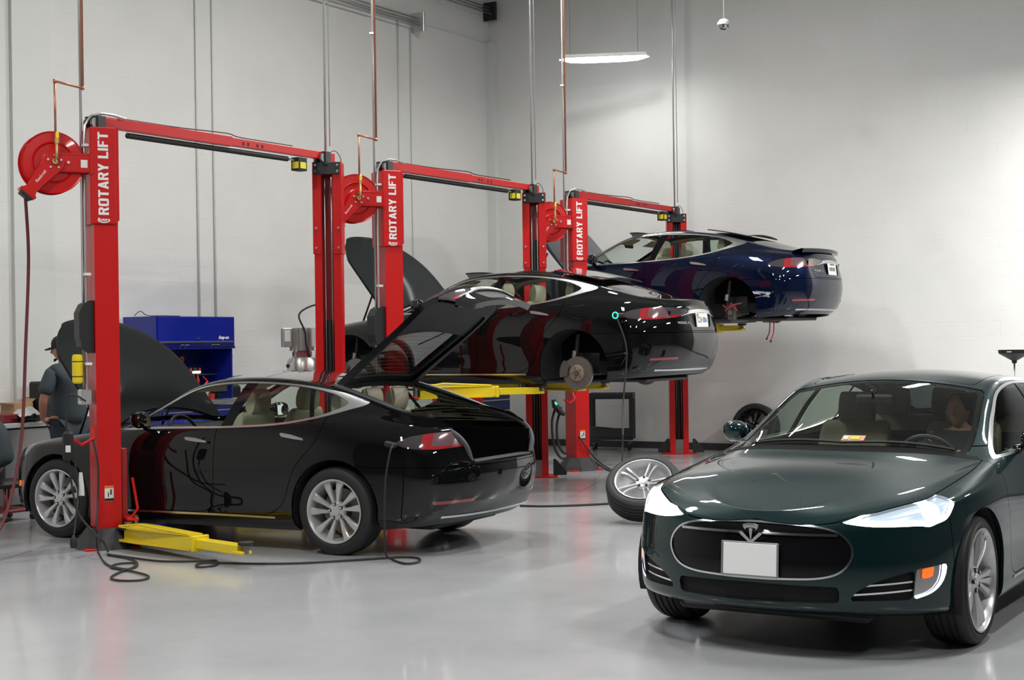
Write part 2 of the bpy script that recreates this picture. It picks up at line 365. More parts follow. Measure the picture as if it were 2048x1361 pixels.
def patch_mesh(name, parts, rims=()):
    """parts: (patch, material[, reversed]); rims: (patch, depth, material)"""
    V, F, MI, N, mats, off = [], [], [], [], [], 0
    def mi(m):
        m = M[m] if isinstance(m, str) else m
        if m not in mats: mats.append(m)
        return mats.index(m)
    for q in parts:
        p, m = q[0], q[1]; rev = len(q) > 2 and q[2]
        V.append(p.V); N.append(-p.N if rev else p.N); F.append((p.F[:, ::-1] if rev else p.F)+off); MI.append(np.full(len(p.F), mi(m))); off += len(p.V)
    for p, dep, m in rims:
        E = p.edges()
        E = E[~((np.abs(p.V[E[:, 0], 1]) < 1e-6) & (np.abs(p.V[E[:, 1], 1]) < 1e-6))] if len(E) else E
        if len(E) == 0: continue
        a, b = p.V[E[:, 0]], p.V[E[:, 1]]; n0, n1 = p.N[E[:, 0]], p.N[E[:, 1]]; n = len(E)
        Q = np.concatenate([a, b, b-n1*dep, a-n0*dep]); i = np.arange(n)
        nn = np.cross(b-a, n0+n1); L = np.linalg.norm(nn, axis=1)[:, None]; nn = nn/np.maximum(L, 1e-9)
        V.append(Q); N.append(np.concatenate([nn]*4)); F.append(np.concatenate([np.stack([i+n, i, i+3*n], 1), np.stack([i+n, i+3*n, i+2*n], 1)])+off); MI.append(np.full(2*n, mi(m))); off += 4*n
    V, F, MI, N = np.concatenate(V), np.concatenate(F), np.concatenate(MI), np.concatenate(N)
    me = bpy.data.meshes.new(name); me.vertices.add(len(V)); me.vertices.foreach_set('co', V.astype(np.float32).ravel())
    me.loops.add(len(F)*3); me.loops.foreach_set('vertex_index', F.astype(np.int32).ravel())
    me.polygons.add(len(F)); me.polygons.foreach_set('loop_start', np.arange(0, len(F)*3, 3, dtype=np.int32))
    me.polygons.foreach_set('material_index', MI.astype(np.int32)); me.polygons.foreach_set('use_smooth', np.ones(len(F), bool))
    for m in mats: me.materials.append(m)
    me.update(calc_edges=True); me.normals_split_custom_set_from_vertices(N.astype(float).tolist())
    return me
def sdf(P, poly):
    """signed distance of points (n,2) to a closed polygon, negative inside"""
    P = np.asarray(P); poly = np.asarray(poly, float); d = np.full(len(P), 1e9); ins = np.zeros(len(P), bool); n = len(poly)
    for i in range(n):
        a, b = poly[i], poly[(i+1) % n]; e = b-a; w = P-a
        t = np.clip((w@e)/max(e@e, 1e-12), 0, 1); q = w-t[:, None]*e; d = np.minimum(d, (q*q).sum(1))
        c = ((a[1] <= P[:, 1]) != (b[1] <= P[:, 1]))
        if abs(e[1]) > 1e-12: ins ^= c & (P[:, 0] < a[0]+e[0]*(P[:, 1]-a[1])/e[1])
    d = np.sqrt(d); return np.where(ins, -d, d)
def rpoly(pts, n=6):
    """polygon with rounded corners: points (x, y, r)"""
    out = []; N = len(pts)
    for i in range(N):
        x, y = pts[i][:2]; r = pts[i][2] if len(pts[i]) > 2 else 0
        if r <= 0: out.append((x, y)); continue
        p = np.array([x, y]); a = np.array(pts[i-1][:2])-p; b = np.array(pts[(i+1) % N][:2])-p
        la, lb = np.linalg.norm(a), np.linalg.norm(b); A = p+a/la*min(r, la*.49); B = p+b/lb*min(r, lb*.49)
        for k in range(n+1): t = k/n; out.append(tuple((1-t)**2*A+2*t*(1-t)*p+t*t*B))
    return out
def cpoly(pts, n=6): return [(p.x, p.y) for p in smooth_pts([(x, y, 0) for x, y in pts], n, True)]
G, GU = body_grid()
nu, nt = G.shape[:2]
du = np.gradient(G, axis=0); dt = np.gradient(G, axis=1); NN = np.cross(dt, du); NN[0] = NN[1]
NN[:, 0, 1] = 0; NN[:, -1, 1] = 0; NN[-1, :, 1] = 0
NN = -NN if NN[10, nt//2, 1] < 0 else NN
NN = NN/np.maximum(np.linalg.norm(NN, axis=2), 1e-9)[:, :, None]
arc = np.concatenate([[0], np.cumsum(np.linalg.norm(np.diff(G[np.argmin(abs(GU-4))], axis=0), axis=1))])
TT = np.stack([np.repeat(GU[:, None], nt, 1), np.repeat(arc[None], nu, 0)], 2)
ii, jj = np.meshgrid(np.arange(nu-1), np.arange(nt-1), indexing='ij'); q = (ii*nt+jj).ravel()
FF = np.concatenate([np.stack([q, q+1, q+nt+1], 1), np.stack([q, q+nt+1, q+nt], 1)])
_a = G.reshape(-1, 3)[FF[:, 0]]; _b = G.reshape(-1, 3)[FF[:, 1]]; _c = G.reshape(-1, 3)[FF[:, 2]]
_n = np.cross(_b-_a, _c-_a); _k = (_n*NN.reshape(-1, 3)[FF[:, 0]]).sum(1) < 0; 
if _k.mean() > .5: FF = FF[:, ::-1]
FF = FF[np.linalg.norm(_n, axis=1) > 1e-10]
HALF = Patch(G.reshape(-1, 3), NN.reshape(-1, 3), TT.reshape(-1, 2), FF).compact()

def opoly(pts, n=5): return [(p.x, p.y) for p in smooth_pts([(x, y, 0) for x, y in pts], n, False)]

# ---------------------------------------------------------------- cutting the body surface into panels
def smax(*a, k=.025):
    a = np.stack(a); m = a.max(0); return m+k*np.log(np.exp((a-m)/k).sum(0))
X, Y, Z = (lambda p: p.V[:, 0]), (lambda p: p.V[:, 1]), (lambda p: p.V[:, 2])
side = lambda p: p.V[:, [0, 2]]
front = lambda p: p.V[:, [1, 2]]
top = lambda p: p.V[:, [0, 1]]
LTOT = arc[-1]
wrap = lambda p: p.T[:, [1]]*[1]                 # arc length from the nose
tailc = lambda p: np.stack([LTOT-p.T[:, 1], p.V[:, 2]], 1)
nosec = lambda p: np.stack([p.T[:, 1], p.V[:, 2]], 1)
DLO_O = opoly([(.86, .962), (.60, .970), (.30, .983), (-.27, .995), (-.81, 1.022), (-1.20, 1.075), (-1.50, 1.150), (-1.655, 1.208), (-1.50, 1.262), (-1.30, 1.305), (-1.00, 1.350), (-.65, 1.376), (-.25, 1.376), (.08, 1.328), (.35, 1.212), (.58, 1.092), (.72, 1.024), (.86, .966)])
DLO_I = opoly([(.765, .980), (.60, .986), (.30, .999), (-.27, 1.011), (-.81, 1.039), (-1.18, 1.090), (-1.40, 1.155), (-1.475, 1.205), (-1.40, 1.247), (-1.27, 1.288), (-1.00, 1.334), (-.65, 1.361), (-.25, 1.361), (.08, 1.312), (.34, 1.198), (.55, 1.086), (.67, 1.028), (.765, .983)])
DOOR_F = rpoly([(.955, .98, 0), (.955, .70, .1), (.90, .40, .1), (.82, .295, .08), (-.16, .295, .06), (-.265, .36, .1), (-.275, .80, .1), (-.262, 1.25, 0), (.955, 1.25, 0)])
DOOR_R = rpoly([(-.262, 1.3, 0), (-.275, .80, .1), (-.265, .36, .1), (-.16, .295, .06), (-.84, .295, .1), (-1.00, .40, .1), (-1.05, .58, .1), (-1.12, .72, .1), (-1.30, .89, .1), (-1.345, 1.02, .05), (-1.345, 1.3, 0)])
TAIL = rpoly([(1.22, .895, .02), (1.10, .955, .08), (.88, .985, .1), (.60, .982, .1), (.30, .960, .01), (.30, .925, .01), (.52, .872, .05), (.86, .850, .03), (1.02, .853, .05), (1.12, .868, .06)])
HEAD = rpoly([(.47, .722, .01), (.66, .775, .15), (.92, .822, .15), (1.225, .868, .0), (1.15, .785, .05), (1.085, .722, .03), (1.00, .703, .02), (.955, .690, .02), (.90, .700, .02), (.62, .700, .1)])
OVAL = rpoly([(-.2, .722, 0), (0, .722, .1), (.26, .715, .2), (.44, .690, .16), (.515, .62, .12), (.525, .545, .12), (.47, .465, .12), (.36, .432, .1), (.1, .424, 0), (-.2, .424, 0)])
INTAKE = rpoly([(.50, .325, .01), (.555, .385, .03), (.68, .440, .08), (.86, .478, .02), (.84, .325, .02)])
FOG = rpoly([(.865, .482, .01), (1.08, .500, .02), (1.06, .42, .05), (.98, .355, .06), (.845, .325, .02)])
LOWG = rpoly([(-.2, .408, 0), (.455, .398, .02), (.45, .312, .02), (-.2, .300, 0)])
def d_dlo(p): return np.maximum(sdf(side(p), DLO_O), .5-Y(p))
def d_dloi(p): return np.maximum(sdf(side(p), DLO_I), .5-Y(p))
def d_ws(p): return smax(Y(p)-(Ey(X(p))-.035), X(p)-(1.11-.30*Y(p)**2), (.17-.10*Y(p)**2)-X(p))
def d_roof(p): return smax(Y(p)-.545, X(p)-(.11-.08*Y(p)**2), -1.12-X(p), 1.2-Z(p))
def wh(p): z = Z(p); return np.where(z > .98, .615, .615-(.98-z)*.45)
def d_hatch(p): return smax(Y(p)-wh(p), X(p)+1.215, .730-Z(p), k=.008)
def d_rwin(p): return smax(Y(p)-(Ey(X(p))-.115-.03*(X(p)+1.3)), X(p)+1.275, -2.20+.1*Y(p)**2-X(p), 1-Z(p), k=.02)
def d_arch(p):
    x, z = X(p), Z(p); f = np.hypot(x-1.48, z-.355)-.392; r = np.hypot((x+1.48)*.98, z-.362)-.402
    return np.maximum(np.minimum(f, r), .5-Y(p))
HW = nspline((2.4, 2.25, 2.1, 1.95, 1.7, 1.48, 1.2, .95), (.36, .46, .66, .76, .815, .83, .835, .82))
HZ = nspline((0, .44, .52, .66, .78, .90), (.727, .727, .748, .792, .825, .865))
def d_hood(p): return np.maximum(np.maximum(Y(p)-HW(X(p)), HZ(Y(p))-Z(p)), (1.155-.30*Y(p)**2)-X(p))
PARTS = {}
def band(p, f, w): p = p.clip(f(p)-w); return p.clip(-f(p)-w)        # |f| < w, exact even where the band is thinner than the mesh
def split(p, d, g=.0028): return p.clip(d(p), -g), p.clip(-d(p), -g)
def carve():
    P = PARTS; b = HALF.clip(-d_arch(HALF))
    dl, b = split(b, d_dlo, .001)
    P['trim'] = dl.clip(-d_dloi(dl), .0); gl = dl.clip(d_dloi(dl), 0)
    lb = lambda p: X(p)-(-.415-(Z(p)-1.19)*.35)       # slanted pillar between the doors
    lq = lambda p: X(p)-(-1.155+(Z(p)-1.19)*.45)      # divider before the rear quarter window
    P['pillar'] = [band(gl, lb, .058), band(gl, lq, .022)]
    P['pane_f'] = gl.clip(-(lb(gl)-.058)); P['pane_f'] = gl.clip(.058-lb(gl))
    r = gl.clip(lb(gl)+.058); P['pane_q'] = r.clip(lq(r)+.022); P['pane_r'] = r.clip(.022-lq(r))
    ws, b = split(b, d_ws, .0025); P['screen'] = ws
    hd, b = split(b, d_hood); P['hood'] = hd
    rf, b = split(b, d_roof); P['roof'] = [rf.clip(-.53-X(rf), -.006), rf.clip(X(rf)+.53, -.006)]
    tl_all = lambda p: np.maximum(sdf(tailc(p), TAIL), X(p)+1.9)
    tl, b = split(b, tl_all, .0015)
    ha, b = split(b, d_hatch); P['tail_h'], tb = split(tl, d_hatch); 
    P['tail_b'] = tb
    rw = ha.clip(d_rwin(ha), -.001); P['rwin'] = rw; ha = ha.clip(-d_rwin(ha), -.001)
    bz_ = lambda p: Z(p)-(.945-.03*(Y(p)/.36)**2)
    pr = lambda p: np.maximum(sdf(front(p), rpoly([(-.3, .922, 0), (.31, .915, .02), (.235, .77, .04), (-.3, .765, 0)])), X(p)+2.2)
    q = ha.clip(np.maximum(Y(ha)-.42, X(ha)+2.2)); P['bar'] = band(q, bz_, .019)
    P['recess'] = ha.clip(pr(ha)); ha = ha.clip(-pr(ha)); P['hatch'] = ha
    hl, b = split(b, lambda p: np.maximum(sdf(nosec(p), HEAD), 1.8-X(p)), .0015); P['head'] = hl
    fd = lambda p, q: np.maximum(sdf(side(p), q), .5-Y(p))
    d, b = split(b, lambda p: np.maximum(fd(p, DOOR_F), Z(p)-1.03)); P['door_f'] = d
    d, b = split(b, lambda p: np.maximum(fd(p, DOOR_R), Z(p)-1.12+0*X(p))); P['door_r'] = d
    fb, b = split(b, lambda p: np.maximum(1.875-X(p), Z(p)-.80))
    ov = lambda p: np.maximum(sdf(front(p), OVAL), 1.9-X(p)); P['oval'] = fb.clip(ov(fb)); fb = fb.clip(-ov(fb))
    P['intake'] = fb.clip(sdf(nosec(fb), INTAKE)); fb = fb.clip(-sdf(nosec(fb), INTAKE))
    P['fog'] = fb.clip(sdf(nosec(fb), FOG)); fb = fb.clip(-sdf(nosec(fb), FOG))
    lg = lambda p: np.maximum(sdf(front(p), LOWG), 1.9-X(p)); P['lowg'] = fb.clip(lg(fb)); fb = fb.clip(-lg(fb))
    P['lip'] = fb.clip(Z(fb)-.288); fb = fb.clip(.288-Z(fb)); P['fbump'] = fb
    rb, b = split(b, lambda p: np.maximum(X(p)+1.70, Z(p)-.712))
    s_ = lambda p: LTOT-p.T[:, 1]
    val = lambda p: Z(p)-(.425-np.clip(s_(p)-.72, 0, 2)*.62)
    q = rb.clip(np.abs(s_(rb)-.69)-.19); P['refl'] = band(q, lambda p: Z(p)-(.437-.02*(s_(p)-.7)), .013).offset(.003)
    P['valance'] = rb.clip(val(rb)); P['rbump'] = rb.clip(-val(rb))
    P['rest'] = b
carve()
LEAF = HALF.offset(-.022)
def liner(cfg):
    p = LEAF
    for d in (d_arch, d_dloi, d_ws, d_rwin): p = p.clip(-d(p))
    p = p.clip(-d_roof(p), 0) if cfg.get('pano') else p
    if cfg.get('hood'): q = lambda p: np.maximum(d_hood(p), 0*X(p)-1); p = p.clip(-d_hood(p))
    if cfg.get('hatch'): p = p.clip(-d_hatch(p))
    p = p.clip(-np.maximum(np.maximum(sdf(nosec(p), HEAD), 1.8-X(p)), 0*X(p)-1))
    return p
def lr(p, f):                      # one patch of a pair: f=+1 the left one, f=-1 its mirror image
    return p if f > 0 else p.flip()
def concat(ps):
    V, N, T, F, o = [], [], [], [], 0
    for p in ps: V.append(p.V); N.append(p.N); T.append(p.T); F.append(p.F+o); o += len(p.V)
    return Patch(np.concatenate(V), np.concatenate(N), np.concatenate(T), np.concatenate(F))

# ---------------------------------------------------------------- wheels
def tyre(mb, R=.352, w=.24, rr=.262, n=64):
    h = w/2
    prof = [(rr, -h+.012), (rr+.012, -h+.002), (rr+.035, -h-.004), (R-.035, -h+.002), (R-.014, -h+.012), (R-.004, -h+.03), (R, -h+.05)]
    for g in (-.055, -.02, .02, .055): prof += [(R, g-.006), (R-.008, g-.004), (R-.008, g+.004), (R, g+.006)]
    prof += [(R, h-.05), (R-.004, h-.03), (R-.014, h-.012), (R-.035, h-.002), (rr+.035, h+.004), (rr+.012, h-.002), (rr, h-.012)]
    return mb.lathe(prof, 'tyre', n, 'y')
def spokes(mb, kind, m, rr, y0):
    """y grows outwards; rim face near y0"""
    def blade(a0, line, wid, yy, th=.03):
        vs, fs = [], []; n = len(line)
        for i, (r, tw) in enumerate(line):
            a = a0+tw; c = Vector((cos(a)*r, 0, sin(a)*r)); t = Vector((-sin(a), 0, cos(a))); w = wid[i]; y = yy[i]
            for q, (k, dy) in enumerate([(-1, -th), (-1, -.004), (-.72, .003), (.72, -.001), (1, -.010), (1, -th)]): vs.append(c+t*(w*k)+Vector((0, y+dy, 0)))
        for i in range(n-1):
            for k in range(6): fs.append((i*6+k, i*6+(k+1) % 6, (i+1)*6+(k+1) % 6, (i+1)*6+k))
        mb.add(vs, fs, m, True)
    if kind == 'ten':
        for k in range(10):
            o = (.0 if k % 2 else .09)
            blade(2*pi*k/10+o, [(.05, 0), (.09, .02), (.14, .05), (.19, .06), (rr-.012, .07)], [.010, .013, .018, .025, .033], [y0-.030, y0-.026, y0-.016, y0-.008, y0-.010], .028)
    elif kind == 'turbine':
        for k in range(5):
            for o, s in ((-.30, 1), (-.10, 1), (.16, -1)):
                blade(2*pi*k/5+o, [(.05, .05*s), (.10, .03*s), (.16, .0), (.21, -.01*s), (rr-.012, -.01*s)], [.010, .012, .014, .019, .026], [y0-.030, y0-.022, y0-.012, y0-.006, y0-.008], .026)
    else:
        for k in range(5):
            for s in (-1, 1):
                blade(2*pi*k/5+s*.15, [(.06, s*.12), (.10, s*.05), (.15, s*.0), (.20, -s*.01), (rr-.012, s*.015)], [.011, .010, .010, .011, .014], [y0-.030, y0-.022, y0-.012, y0-.006, y0-.010], .032)
def make_wheel(parent, name='wheel', kind='ten', rr=.255, m='rim', cap='rim', disc=True, w=.24):
    """a wheel whose outer face looks along +y, centred on its axle"""
    e = empty(name); e.parent = parent
    mb = MB(); tyre(mb, rr=rr, w=w); t = mb.build('tyre', e)
    mb = MB(); h = w/2
    mb.lathe([(rr+.002, h-.006), (rr+.003, h+.002), (rr-.006, h+.004), (rr-.014, h-.004), (rr-.020, h-.030), (rr-.030, h-.05), (rr-.045, -.02), (rr-.03, -h+.01), (rr, -h+.006)], m, 64, 'y')
    spokes(mb, kind, m, rr, h-.012)
    mb.lathe([(.080, h-.075), (.078, h-.050), (.066, h-.034), (.036, h-.030), (.032, h-.024), (.0, h-.022)], cap, 40, 'y')
    r = mb.build('rim', e)
    for k in range(5):
        a = 2*pi*k/5+.3; b = MB(); c = Vector((cos(a)*.057, h-.034, sin(a)*.057))
        b.cyl(c-Vector((0, .01, 0)), c+Vector((0, .008, 0)), .014, 'matte_black', 14); b.cyl(c, c+Vector((0, .012, 0)), .009, 'chrome', 6)
        b.build('lug_nut', r)
    if disc:
        b = MB(); b.lathe([(.0, -.02), (.175, -.02), (.178, -.012), (.175, -.004), (.095, -.004), (.09, .02), (.0, .02)], 'steel', 40, 'y'); b.build('brake_disc', e)
        b = MB(); pts = [(cos(a)*rd, sin(a)*rd) for rd, rng in ((.20, range(-3, 4)), (.115, range(3, -4, -1))) for a in [pi+.3+i*.14 for i in rng]]
        b.prism([(x, z) for x, z in pts], .075, 'castiron', (0, .03, 0), (1, 0, 0), (0, 0, 1)); b.build('brake_caliper', e)
    return e

# ---------------------------------------------------------------- the saloon car
def place(o, org, rot=(0, 0, 0), mirror=False): o.location = org; o.rotation_euler = rot; return o
def seat(parent, x, y, m, name='seat'):
    def cushion(name, prof, w, par, m, yc=0):
        pts = smooth_pts([(a, 0, b) for a, b in prof], 4, True); mb = MB(); n = len(pts); rows = []
        vs, fs = [], []
        for k, (f, s) in enumerate([(-1, .82), (-.96, .93), (-.85, 1), (.85, 1), (.96, .93), (1, .82)]):
            c = sum((Vector(p) for p in pts), Vector())/n
            for p in pts: q = c+(p-c)*s; vs.append((q.x, yc+f*w/2, q.z))
        for k in range(5):
            for i in range(n): fs.append((k*n+i, k*n+(i+1) % n, (k+1)*n+(i+1) % n, (k+1)*n+i))
        fs += [tuple(range(n)), tuple(range(5*n, 6*n))[::-1]]
        mb.add(vs, fs, m, True); return mb.build(name, par)
    s = cushion(name, [(x+.30, .52), (x+.27, .44), (x-.22, .40), (x-.24, .50), (x, .51), (x+.22, .56)], .50, parent, m, y)
    b = cushion('backrest', [(x-.16, .50), (x-.30, .52), (x-.48, .90), (x-.52, 1.08), (x-.46, 1.10), (x-.36, .92), (x-.28, .75)], .48, s, m, y)
    cushion('headrest', [(x-.53, 1.10), (x-.56, 1.20), (x-.54, 1.29), (x-.49, 1.30), (x-.45, 1.20), (x-.46, 1.11)], .24, s, m, y)
    return s
def logo_T(mb, o, ux, uy, s, m):
    """small T-shaped emblem"""
    o = Vector(o); pr = lambda pts: [(a*s, b*s) for a, b in pts]
    mb.prism(pr([(-.10, .16), (-.04, -.30), (0, -.50), (.04, -.30), (.10, .16), (.02, .20), (-.02, .20)]), .004, m, o, ux, uy)
    mb.prism(pr([(-.44, .30), (-.40, .20), (-.30, .10), (-.26, .19), (0, .23), (.26, .19), (.30, .10), (.40, .20), (.44, .30), (.2, .36), (-.2, .36)]), .004, m, o, ux, uy)
    mb.prism(pr([(-.46, .37), (-.2, .44), (.2, .44), (.46, .37), (.42, .33), (.2, .39), (-.2, .39), (-.42, .33)]), .004, m, o, ux, uy)
def make_car(name, loc, rz, pm, label, cfg):
    R = empty(name, loc, rz, label, 'car'); P = PARTS; rim = .016
    gm = lambda n, parts, rims=(), par=R: link(n, patch_mesh(n, parts, rims), par)
    mir = lambda p: p.mirror()
    # body panels
    gm('body', [(mir(P['rest']), pm)], [(mir(P['rest']), rim, pm)])
    gm('inner_shell', [(mir(p), m, True) for p, m in ((lambda q: [(q.clip(.985-Z(q)).clip(X(q)-1.0), cfg.get('lining', 'headliner')), (q.clip(.985-Z(q)).clip(1.0-X(q)), 'liner'), (q.clip(Z(q)-.985), 'liner')])(liner(cfg))) if len(p.F)])
    for f in (1, -1):
        fd = gm('front_door', [(lr(P['door_f'], f), pm)], [(lr(P['door_f'], f), rim, pm)])
        rd = gm('rear_door', [(lr(P['door_r'], f), pm)], [(lr(P['door_r'], f), rim, pm)])
        for dd, hx, hz, sl in ((fd, -.105, .898, .010), (rd, -1.085, .940, .016)):
            b = MB(); pts = [(-.115, -.010-sl), (-.105, .006-sl), (0, .017), (.105, .016+sl), (.118, .006+sl), (.10, -.008+sl*.6), (0, -.014)]
            yy = .967
            b.prism(pts, .012, 'brightmetal', (hx, yy*f+(0 if f > 0 else .012), hz), (1, 0, 0), (0, 0, 1)) if f < 0 else b.prism([(-a, c) for a, c in pts], .012, 'brightmetal', (hx, yy, hz), (-1, 0, 0), (0, 0, 1))
            b.build('door_handle', dd)
        g = lambda n, q, m='side_glass', par=R: gm(n, [(lr(q.offset(-.004), f), m)], par=par)
        if not cfg.get('front_open'): g('side_window', P['pane_f'], par=fd)
        g('side_window', P['pane_r'], par=rd); g('quarter_window', P['pane_q'])
        gm('window_trim', [(lr(P['trim'], f), 'brightmetal')], [(lr(P['trim'], f), .012, 'brightmetal')])
        [gm('door_pillar', [(lr(q, f), 'gloss_black')]) for q in P['pillar']]
        gm('side_skirt_trim', [(lr(band(P['rest'].clip(np.maximum(np.abs(X(P['rest'])+.04)-.86, Z(P['rest'])-.5)), lambda p: Z(p)-.279, .008).offset(.003), f), 'brightmetal')])
        # mirror
        if cfg.get('mirror', True):
            b = MB(); prof = smooth_pts([(.10, 0, 0), (.085, 0, .055), (.02, 0, .075), (-.035, 0, .060), (-.04, 0, -.04), (0, 0, -.065), (.06, 0, -.05)], 3, True)
            vs, fs = [], []; n = len(prof)
            rings = [(.0, .35, .02), (.03, .80, .01), (.08, 1, 0), (.16, 1, -.01), (.20, .82, -.02), (.22, .4, -.03)]
            for d, s, xo in rings:
                for p in prof: vs.append((cfg.get('mx', .47)+p.x*s+xo, (.900+d*.80)*f, 1.055+p.z*s))
            for k in range(len(rings)-1):
                for i in range(n): fs.append((k*n+i, k*n+(i+1) % n, (k+1)*n+(i+1) % n, (k+1)*n+i))
            fs += [tuple(range(n)), tuple(range((len(rings)-1)*n, len(rings)*n))]
            b.add(vs, fs, pm, True); b.tube([(cfg.get('mx', .47)+.05, .86*f, .98), (cfg.get('mx', .47)+.03, .89*f, .99), (cfg.get('mx', .47)+.02, .93*f, 1.015)], [.035, .028, .022], 'gloss_black', 10)
            o = b.build('side_mirror', fd); b = MB(); b.prism([(-.085, -.045), (.08, -.045), (.09, .05), (-.06, .05)], .003, 'chrome', (cfg.get('mx', .47)-.043, .99*f, 1.055), (0, 1, 0), (0, 0, 1)); b.build('mirror_glass', o)
        # lamps
        q = P['head']; lit = cfg.get('lit')
        gm('headlight', [(lr(q.offset(-.0), f), 'screen_glass' if lit else 'lens_clear')], [(lr(q, f), .03, 'lens_inner')])
        hl = R.children[-1]
        qi = q.offset(-.018)
        strip = qi.clip(-(sdf(nosec(qi), HEAD)+.022)).offset(.012); inner = qi.clip(sdf(nosec(qi), HEAD)+.020)
        if lit:
            gm('running_light_strip', [(lr(strip, f), 'lamp_on')], par=hl)
            core = inner.clip(np.hypot((inner.T[:, 1]-.99)*1.15, (Z(inner)-.765)*1.5)-.072); rest = inner.clip(.072-np.hypot((inner.T[:, 1]-.99)*1.15, (Z(inner)-.765)*1.5))
            if f < 0: gm('headlamp_beam', [(lr(inner, f), 'lamp_on')], par=hl)
            else:
                gm('headlamp_beam', [(lr(core, f), 'lamp_on')], par=hl); gm('lamp_reflector', [(lr(rest, f), 'lamp_glow')], par=hl)
        else: gm('lamp_reflector', [(lr(qi, f), 'lamp_off')], par=hl)
        q = P['tail_b']; s_ = lambda p: LTOT-p.T[:, 1]
        a, c = q.clip(.985-s_(q)), q.clip(s_(q)-.985); c1, c2 = c.clip(.90-s_(c)), c.clip(s_(c)-.90)
        gm('taillight', [(lr(a, f), 'lens_clear'), (lr(c1, f), 'lens_red'), (lr(c2.clip(.878-Z(c2)), f), 'lens_pink'), (lr(c2.clip(Z(c2)-.878), f), 'lens_red')], [(lr(q, f), .02, 'lens_clear')])
        # wheel well
        for xc, zc_, r_ in ((1.48, .355, .40), (-1.48, .362, .41)):
            b = MB(); vs, fs = [], []; n = 26
            for i in range(n+1):
                t = -.35+(pi+.7)*i/n; vs += [(xc+r_*cos(t), .945*f, zc_+r_*sin(t)), (xc+r_*cos(t), .58*f, zc_+r_*sin(t)*.98)]
            for i in range(n): fs.append((2*i, 2*i+1, 2*i+3, 2*i+2))
            m0 = len(vs); vs.append((xc, .58*f, zc_)); fs += [(2*i+1, 2*i+3, m0) for i in range(n)]
            b.add(vs, fs, 'liner', True); b.build('wheel_well_liner', R)
        gm('bumper_intake', [(lr(P['intake'].offset(-.03), f), 'matte_black')], [(lr(P['intake'], f), .03, 'matte_black')])
        it = R.children[-1]
        for a0, z0 in ((.0, .375), (.0, .418)):
            q = band(P['intake'].offset(-.010), lambda p: Z(p)-(z0-.02+(p.T[:, 1]-.5)*.06), .0045)
            if len(q.F): gm('chrome_strip', [(lr(q, f), 'chrome')], par=it)
        q = P['fog'].offset(-.012); A_ = q.T[:, 1]
        drl = lambda p: -(sdf(nosec(p), rpoly([(.7, .7, 0), (1.048, .7, .02), (1.035, .43, .05), (.965, .362, .06), (.7, .31, 0)])))
        gm('fog_lamp', [(lr(q.clip(-drl(q)), f), 'lens_inner')], [(lr(P['fog'], f), .012, 'gloss_black')])
        fl = R.children[-1]; qq = q.offset(.008)
        gm('running_light', [(lr(qq.clip(drl(qq)), f), 'drl_on' if lit else 'lamp_off')], par=fl)
        am = qq.clip(sdf(nosec(qq), [(.90, .482), (.985, .49), (.97, .435), (.90, .43)]))
        if len(am.F): gm('amber_marker', [(lr(am, f), 'amber')], par=fl)
    gm('front_bumper', [(mir(P['fbump']), pm), (mir(P['lip']), pm)], [(mir(P['fbump']), rim, pm), (mir(P['lip']), .02, pm)])
    gm('lower_grille', [(mir(P['lowg'].offset(-.03)), 'matte_black')], [(mir(P['lowg']), .03, 'matte_black')])
    if cfg.get('nose_detail', True):
        ov = P['oval']; full = mir(ov.offset(-.004)); nc = gm('nose_cone', [(full, 'gloss_black')])
        ring = ov.clip(-(sdf(front(ov), OVAL)+.010)).offset(.004); gm('chrome_ring', [(mir(ring), 'chrome')], [(mir(ring), .008, 'chrome')], par=nc)
        bz = lambda p: Z(p)-(.660+0*Y(p))
        bb = band(ov.clip(np.maximum(Y(ov)-.44, .056-Y(ov))), bz, .0062).offset(.006)
        gm('chrome_bar', [(mir(bb), 'chrome')], [(mir(bb), .008, 'chrome')], par=nc)
        b = MB(); xs = 2.400; b.prism([(-.066, .0065), (-.047, .0065), (0, -.038), (.047, .0065), (.066, .0065), (.060, -.006), (0, -.056), (-.060, -.006)], .008, 'chrome', (xs, 0, .660), (0, 1, 0), (0, 0, 1)); logo_T(b, (xs+.003, 0, .668), (0, 1, 0), (0, 0, 1), .100, 'chrome'); b.build('emblem', nc)
    gm('rear_bumper', [(mir(P['rbump']), pm)], [(mir(P['rbump']), rim, pm)])
    gm('rear_valance', [(mir(P['valance']), pm if pm != 'black' else 'matte_grey')], [(mir(P['valance']), .02, 'matte_black')])
    vt = P['valance']; e = band(vt.clip((LTOT-vt.T[:, 1])-.78), lambda p: Z(p)-.318, .009).offset(.006)
    if len(e.F): gm('valance_chrome_strip', [(mir(e), 'chrome')], [(mir(e), .01, 'chrome')])
    for f in (1, -1): gm('rear_reflector', [(lr(P['refl'], f), 'reflector_red')])
    gm('windshield', [(mir(P['screen'].offset(-.003)), 'screen_glass')])
    ws = R.children[-1]; w = P['screen']; fr = w.clip(-(d_ws(w)+.035)).offset(-.006); gm('black_border', [(mir(fr), 'cowl')], par=ws)
    w2 = w.clip(np.maximum(np.abs(X(w)-(1.105-.30*Y(w)**2))-.0, -1)) if False else None
    cw = HALF.clip(np.maximum(np.maximum(np.abs(X(HALF)-(1.130-.30*Y(HALF)**2))-.032, Y(HALF)-.79), .9-Z(HALF))).offset(.001)
    gm('cowl_panel', [(mir(cw), 'cowl')])
